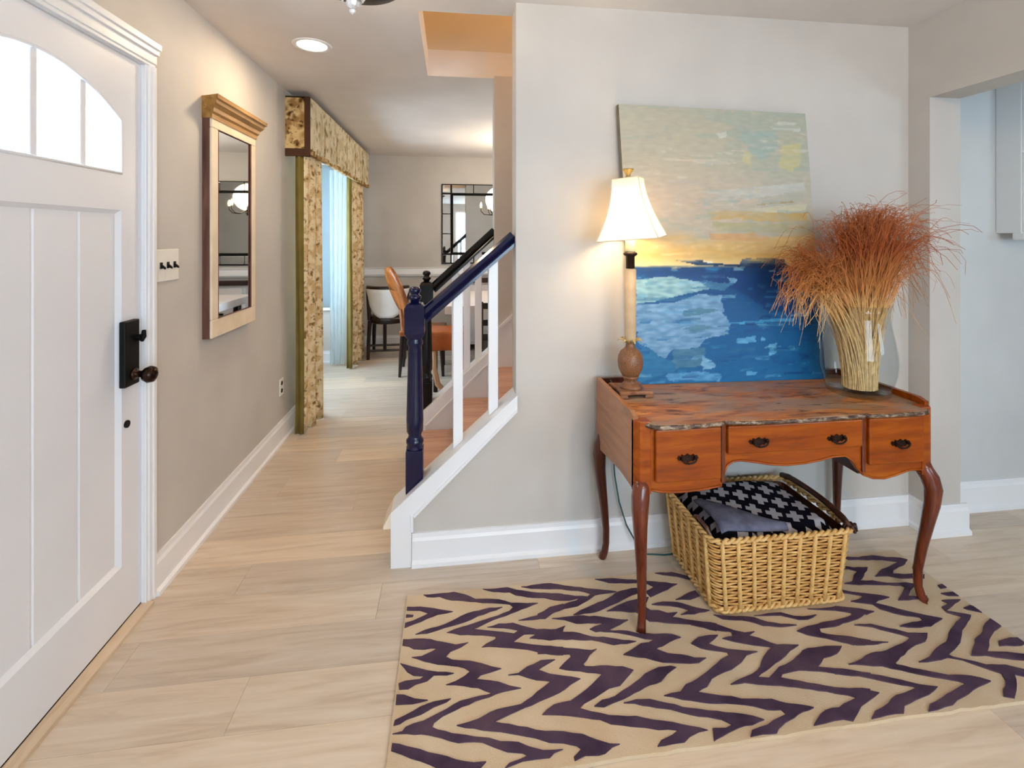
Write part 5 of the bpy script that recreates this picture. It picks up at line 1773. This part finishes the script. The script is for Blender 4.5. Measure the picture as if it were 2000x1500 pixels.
# ------------------------------------------------------------------ dining room
M['darkwood'] = wood('espresso_wood', (20, 12, 12), (40, 22, 20), (60, 34, 30), (8, 8, 1.5), 3, 0.3)
M['orangewood'] = wood('orange_walnut', (104, 54, 22), (164, 92, 40), (196, 124, 62), (8, 8, 1.5), 3, 0.35)
M['white_cushion'] = paint('white_upholstery', (236, 236, 236), 0.85, 4, s=8)
M['cloth'] = paint('white_tablecloth', (228, 220, 216), 0.8, 4, s=8)

# barrel chair with its white back to us, by the far curtain
ch = thing('barrel_chair', (-0.745, 5.72, 0), 'dark wood chair with rounded white upholstered back near the far curtain', 'chair', 'dining chairs')
cx, cy = -0.745, 5.73
bm = NB()


def shell(u, v, off=0.0):
    a = math.radians(205 + 130 * u)
    z = 0.80 - 0.34 * (1 - v) * (1 - 0.75 * abs(2 * u - 1) ** 2.2)
    r = 0.235 + off + 0.02 * v
    return (cx + r * math.cos(a), cy + 0.04 + r * math.sin(a), z)


grid(bm, lambda u, v: shell(u, v), 24, 8)
obj('back_cushion', bm, 'white_cushion', ch, smooth=True, solid=0.05)
bm = NB()
tube(bm, [Vector(shell(k / 20, 1.0)) + Vector((0, 0, 0.012)) for k in range(21)], 0.022, 8)
obj('top_rail', bm, 'darkwood', ch, smooth=True)
bm = NB()
lathe(bm, [(0, 0.40), (0.21, 0.40), (0.235, 0.42), (0.235, 0.46), (0.21, 0.485), (0, 0.49)], (cx, cy, 0), 28)
obj('seat', bm, 'darkwood', ch, smooth=True)
for sx, sy in ((-1, -1), (1, -1), (-1, 1), (1, 1)):
    bm = NB()
    tube(bm, [(cx + sx * 0.19, cy + sy * 0.17, 0.44), (cx + sx * 0.20, cy + sy * 0.19, 0.2), (cx + sx * 0.205, cy + sy * 0.20, 0.0)], [0.024, 0.022, 0.018], 8)
    obj('leg', bm, 'darkwood', ch)
for sx in (-1, 1):
    bm = NB()
    tube(bm, [(cx + sx * 0.20, cy - 0.14, 0.44), Vector(shell(0.0 if sx < 0 else 1.0, 1.0))], 0.022, 8)
    obj('arm_post', bm, 'darkwood', ch)
for z in (0.16, 0.10):
    bm = NB()
    tube(bm, [(cx - 0.2, cy - 0.19, z), (cx + 0.2, cy - 0.19, z)], 0.013, 8)
    obj('stretcher', bm, 'darkwood', ch)
bm = NB()
tube(bm, [(cx - 0.02, cy - 0.18, 0.42), (cx - 0.02, cy - 0.19, 0.1)], 0.02, 8)
obj('center_post', bm, 'darkwood', ch)

# walnut chair with a tall oval back turned towards the table
ch = thing('walnut_chair', (-0.36, 5.0, 0), 'orange walnut dining chair with tall oval back behind the newel posts', 'chair', 'dining chairs')
bm = NB()


def ob(u, v):
    a = 2 * math.pi * u
    yy = 5.0 + 0.20 * math.cos(a) * v
    zz = 0.84 + 0.25 * math.sin(a) * v
    return (-0.455 - 0.36 * (zz - 0.58) - 0.02 * v * v - 0.085 * math.cos(a) * v, yy, zz)


grid(bm, ob, 28, 4)
obj('backrest', bm, 'orangewood', ch, smooth=True, solid=0.04)
bm = NB()
prism(bm, [(-0.52, 4.78), (-0.08, 4.75), (-0.06, 5.25), (-0.52, 5.22)], 'z', 0.41, 0.46)
obj('seat', bm, 'orangewood', ch, bevel=0.01)
for x, y_, tx in ((-0.49, 4.81, -0.52), (-0.49, 5.19, -0.52), (-0.11, 4.79, -0.09), (-0.11, 5.21, -0.09)):
    bm = NB()
    tube(bm, [(x, y_, 0.42), ((x + tx) / 2, y_, 0.22), (tx, y_, 0.0)], [0.025, 0.022, 0.014], 8)
    obj('leg', bm, 'darkwood', ch)
for y_ in (4.83, 5.17):
    bm = NB()
    tube(bm, [(-0.49, y_, 0.44), (-0.52, y_ * 0.6 + 2.0, 0.66)], 0.018, 8)
    obj('back_post', bm, 'orangewood', ch)

# dining table
tb = thing('dining_table', (0.72, 4.98, 0), 'dining table with a pale cloth seen through the stair balusters', 'table')
bm = NB()
box(bm, -0.04, 1.5, 4.40, 5.55, 0.725, 0.755)
obj('table_top', bm, 'darkwood', tb, bevel=0.006)
bm = NB()
box(bm, -0.06, 1.52, 4.38, 5.57, 0.7555, 0.762)
box(bm, -0.06, 1.52, 4.376, 4.382, 0.69, 0.762)
box(bm, -0.066, -0.06, 4.38, 5.57, 0.69, 0.762)
obj('table_cloth', bm, 'cloth', tb)
for x, y_ in ((0.06, 4.5), (1.4, 4.5), (0.06, 5.45), (1.4, 5.45)):
    bm = NB()
    lathe(bm, [(0.025, 0.0), (0.03, 0.1), (0.035, 0.5), (0.04, 0.6), (0.04, 0.725)], (x, y_, 0), 12)
    obj('leg', bm, 'darkwood', tb, smooth=True)
# leather chair tucked under the near side of the table
ch = thing('leather_chair', (-0.04, 4.17, 0), 'brown leather chair with a curved wooden leg tucked beside the dining table', 'chair', 'dining chairs')
bm = NB()
box(bm, -0.20, 0.12, 4.0, 4.34, 0.44, 0.60)
obj('seat', bm, paint('brown_leather', (168, 88, 40), 0.4, 14, s=7), ch, bevel=0.03, seg=3)
for sx in (-1, 1):
    bm = NB()
    tube(bm, [(-0.02 + sx * 0.13, 4.04, 0.45), (-0.02 + sx * 0.13, 4.03, 0.30), (-0.02 + sx * 0.10, 4.02, 0.16), (-0.02 + sx * 0.02, 4.01, 0.08), (-0.02 - sx * 0.10, 4.01, 0.027)], [0.022, 0.022, 0.024, 0.022, 0.026], 8)
    obj('leg', bm, paint('tan_wood', (196, 158, 124), 0.4, 10), ch, smooth=True)
for sx in (-1, 1):
    bm = NB()
    tube(bm, [(-0.02 + sx * 0.13, 4.30, 0.45), (-0.02 + sx * 0.13, 4.32, 0.0)], 0.02, 8)
    obj('leg', bm, 'darkwood', ch, smooth=True)
# dark dining chairs beside the table, only slats seen between the balusters
for i, (x, y_, lab) in enumerate(((0.42, 4.12, 'black ladder-back chair seen between the white balusters'), (0.95, 5.5, 'black ladder-back chair on the far side of the dining table'))):
    ch = thing('ladder_back_chair', (x, y_, 0), lab, 'chair', 'dining chairs')
    s_ = -1 if i == 0 else 1
    obj('seat', B(x - 0.2, x + 0.2, y_ - 0.18, y_ + 0.2, 0.42, 0.46), 'darkwood', ch, bevel=0.008)
    for dx in (-0.18, 0.18):
        obj('back_post', B(x + dx - 0.018, x + dx + 0.018, y_ + s_ * 0.18 - 0.015, y_ + s_ * 0.18 + 0.015, 0.0, 0.86), 'darkwood', ch)
        obj('leg', B(x + dx - 0.018, x + dx + 0.018, y_ - s_ * 0.16 - 0.015, y_ - s_ * 0.16 + 0.015, 0.0, 0.42), 'darkwood', ch)
    for z in (0.54, 0.66, 0.80):
        obj('slat', B(x - 0.162, x + 0.162, y_ + s_ * 0.18 - 0.008, y_ + s_ * 0.18 + 0.008, z, z + 0.05), 'darkwood', ch)
# sideboard below the mirror
sb = thing('sideboard', (0.72, 5.96, 0), 'pale sideboard with a black top against the dining room wall', 'sideboard')
obj('body', B(0.12, 1.6, 5.80, 6.155, 0.08, 0.84), 'cloth', sb, bevel=0.004)
obj('top', B(0.08, 1.64, 5.76, 6.157, 0.84, 0.90), 'darkwood', sb, bevel=0.006)
for k in range(3):
    xa = 0.15 + 0.48 * k
    d_ = obj('door', B(xa, xa + 0.45, 5.785, 5.80, 0.12, 0.60), 'cloth', sb, bevel=0.004)
    obj('handle', B(xa + 0.20, xa + 0.25, 5.772, 5.785, 0.50, 0.52), 'black', d_)
    d_ = obj('drawer', B(xa, xa + 0.45, 5.785, 5.80, 0.63, 0.81), 'cloth', sb, bevel=0.004)
    obj('handle', B(xa + 0.18, xa + 0.27, 5.772, 5.785, 0.71, 0.73), 'black', d_)
for x in (0.16, 1.56):
    obj('leg', B(x - 0.03, x + 0.03, 5.82, 6.12, 0.0, 0.08), 'darkwood', sb)

# mosaic framed mirror above
dm = thing('mosaic_mirror', (0.42, BY - 0.02, 1.05), 'wall mirror with black-lined mirrored border in the dining room', 'mirror')
mx0, mx1, mz0, mz1 = -0.135, 0.98, 1.05, 2.085
yb = BY - 0.002
bm = NB()
box(bm, mx0, mx1, yb - 0.018, yb, mz0, mz1)
obj('backing', bm, 'black', dm)
for a, b, c_, d_ in ((mx0 + 0.012, mx0 + 0.115, mz0 + 0.13, mz1 - 0.13), (mx1 - 0.115, mx1 - 0.012, mz0 + 0.13, mz1 - 0.13), (mx0 + 0.13, mx1 - 0.13, mz0 + 0.012, mz0 + 0.115), (mx0 + 0.13, mx1 - 0.13, mz1 - 0.115, mz1 - 0.012)):
    # border strips broken into short bevelled mirror tiles
    n = 3
    for k in range(n):
        if b - a < d_ - c_:
            e0, e1 = c_ + (d_ - c_) * k / n + 0.004, c_ + (d_ - c_) * (k + 1) / n - 0.004
            obj('border_tile', B(a, b, yb - 0.026, yb - 0.018, e0, e1), 'mirror', dm, bevel=0.004)
        else:
            e0, e1 = a + (b - a) * k / n + 0.004, a + (b - a) * (k + 1) / n - 0.004
            obj('border_tile', B(e0, e1, yb - 0.026, yb - 0.018, c_, d_), 'mirror', dm, bevel=0.004)
for a in (mx0 + 0.012, mx1 - 0.115):
    for c_ in (mz0 + 0.012, mz1 - 0.115):
        obj('corner_tile', B(a, a + 0.103, yb - 0.026, yb - 0.018, c_, c_ + 0.103), 'mirror', dm, bevel=0.004)
obj('mirror_glass', B(mx0 + 0.15, mx1 - 0.15, yb - 0.022, yb - 0.018, mz0 + 0.15, mz1 - 0.15), 'mirror', dm)
bm = NB()
tube(bm, [(mx0 + 0.135, yb - 0.024, mz0 + 0.135), (mx1 - 0.135, yb - 0.024, mz0 + 0.135), (mx1 - 0.135, yb - 0.024, mz1 - 0.135), (mx0 + 0.135, yb - 0.024, mz1 - 0.135)], 0.014, 6, closed=True)
obj('inner_frame', bm, 'black', dm)

# chandelier above the table (seen in the mirrors)
cd = thing('chandelier', (0.72, 4.95, 1.7), 'warm lit dining chandelier reflected in the mirrors', 'chandelier')
bm = NB()
lathe(bm, [(0.0, 1.70), (0.03, 1.72), (0.02, 1.76), (0.035, 1.82), (0.015, 1.88), (0.01, 2.0), (0.008, 2.40), (0.06, 2.42), (0.06, 2.44), (0, 2.44)], (0.72, 4.95, 0), 16)
obj('stem', bm, 'bronze', cd, smooth=True)
for k in range(6):
    a = k * math.pi / 3
    c_, s_ = math.cos(a), math.sin(a)
    bm = NB()
    tube(bm, [(0.72 + r_ * c_, 4.95 + r_ * s_, z_) for r_, z_ in ((0.02, 1.80), (0.12, 1.74), (0.22, 1.75), (0.27, 1.80), (0.27, 1.85))], 0.008, 6)
    ar = obj('arm', bm, 'bronze', cd, smooth=True)
    bm = NB()
    lathe(bm, [(0.012, 1.85), (0.018, 1.88), (0.015, 1.91), (0, 1.945)], (0.72 + 0.27 * c_, 4.95 + 0.27 * s_, 0), 10)
    obj('bulb', bm, emit('chandelier_bulb', (255, 210, 140), 7.0), ar, smooth=True)
point('chandelier_light', (0.72, 4.95, 1.98), 26, (1.0, 0.82, 0.62), 0.2)

# ------------------------------------------------------------------ kitchen wall cabinet seen through the opening
kc = thing('wall_cabinet', (3.2, 2.03, 1.42), 'white wall cabinet with panel doors beyond the opening at the right edge', 'cabinet')
M['cab'] = paint('white_cabinet', (232, 236, 238), 0.35, 2)
kx0, ky = 2.80, 2.00
obj('body', B(kx0, 3.9, ky, 2.108, 1.425, 2.25), 'cab', kc)
for k in range(2):
    xa = kx0 + 0.006 + 0.55 * k
    for za, zb in ((1.43, 1.825), (1.835, 2.245)):
        bm = NB()
        w_ = 0.05
        box(bm, xa, xa + 0.54, ky - 0.012, ky, za, zb)
        d_ = obj('door', bm, 'cab', kc, bevel=0.002)
        bm = NB()
        for a, b, c_, e_ in ((xa, xa + w_, za, zb), (xa + 0.54 - w_, xa + 0.54, za, zb), (xa + w_, xa + 0.54 - w_, za, za + w_), (xa + w_, xa + 0.54 - w_, zb - w_, zb)):
            box(bm, a, b, ky - 0.020, ky - 0.012, c_, e_)
        obj('door_rails', bm, 'cab', d_, bevel=0.002)
obj('light_rail', B(kx0 - 0.01, 3.9, ky - 0.02, ky + 0.03, 1.39, 1.425), 'cab', kc, bevel=0.004)

# unseen warm fill lamp added behind the camera to balance the daylight
ll = thing('added_fill_lamp', (1.3, -0.9, 2.3), 'unseen warm fill lamp added on the ceiling behind the viewer', 'light')
bm = NB()
lathe(bm, [(0, 2.34), (0.10, 2.345), (0.16, 2.37), (0.19, 2.41), (0.19, 2.43)], (1.3, -0.9, 0), 32)
obj('fill_bowl', bm, emit('fill_lamp_glow', (255, 214, 160), 5.0), ll, smooth=True)
bm = NB()
lathe(bm, [(0.20, 2.42), (0.205, 2.43), (0.205, 2.44), (0, 2.44)], (1.3, -0.9, 0), 32)
obj('ceiling_ring', bm, 'bronze', ll)
point('added_fill_lamp_light', (1.3, -0.9, 2.30), 52, (1.0, 0.68, 0.40), 0.15)
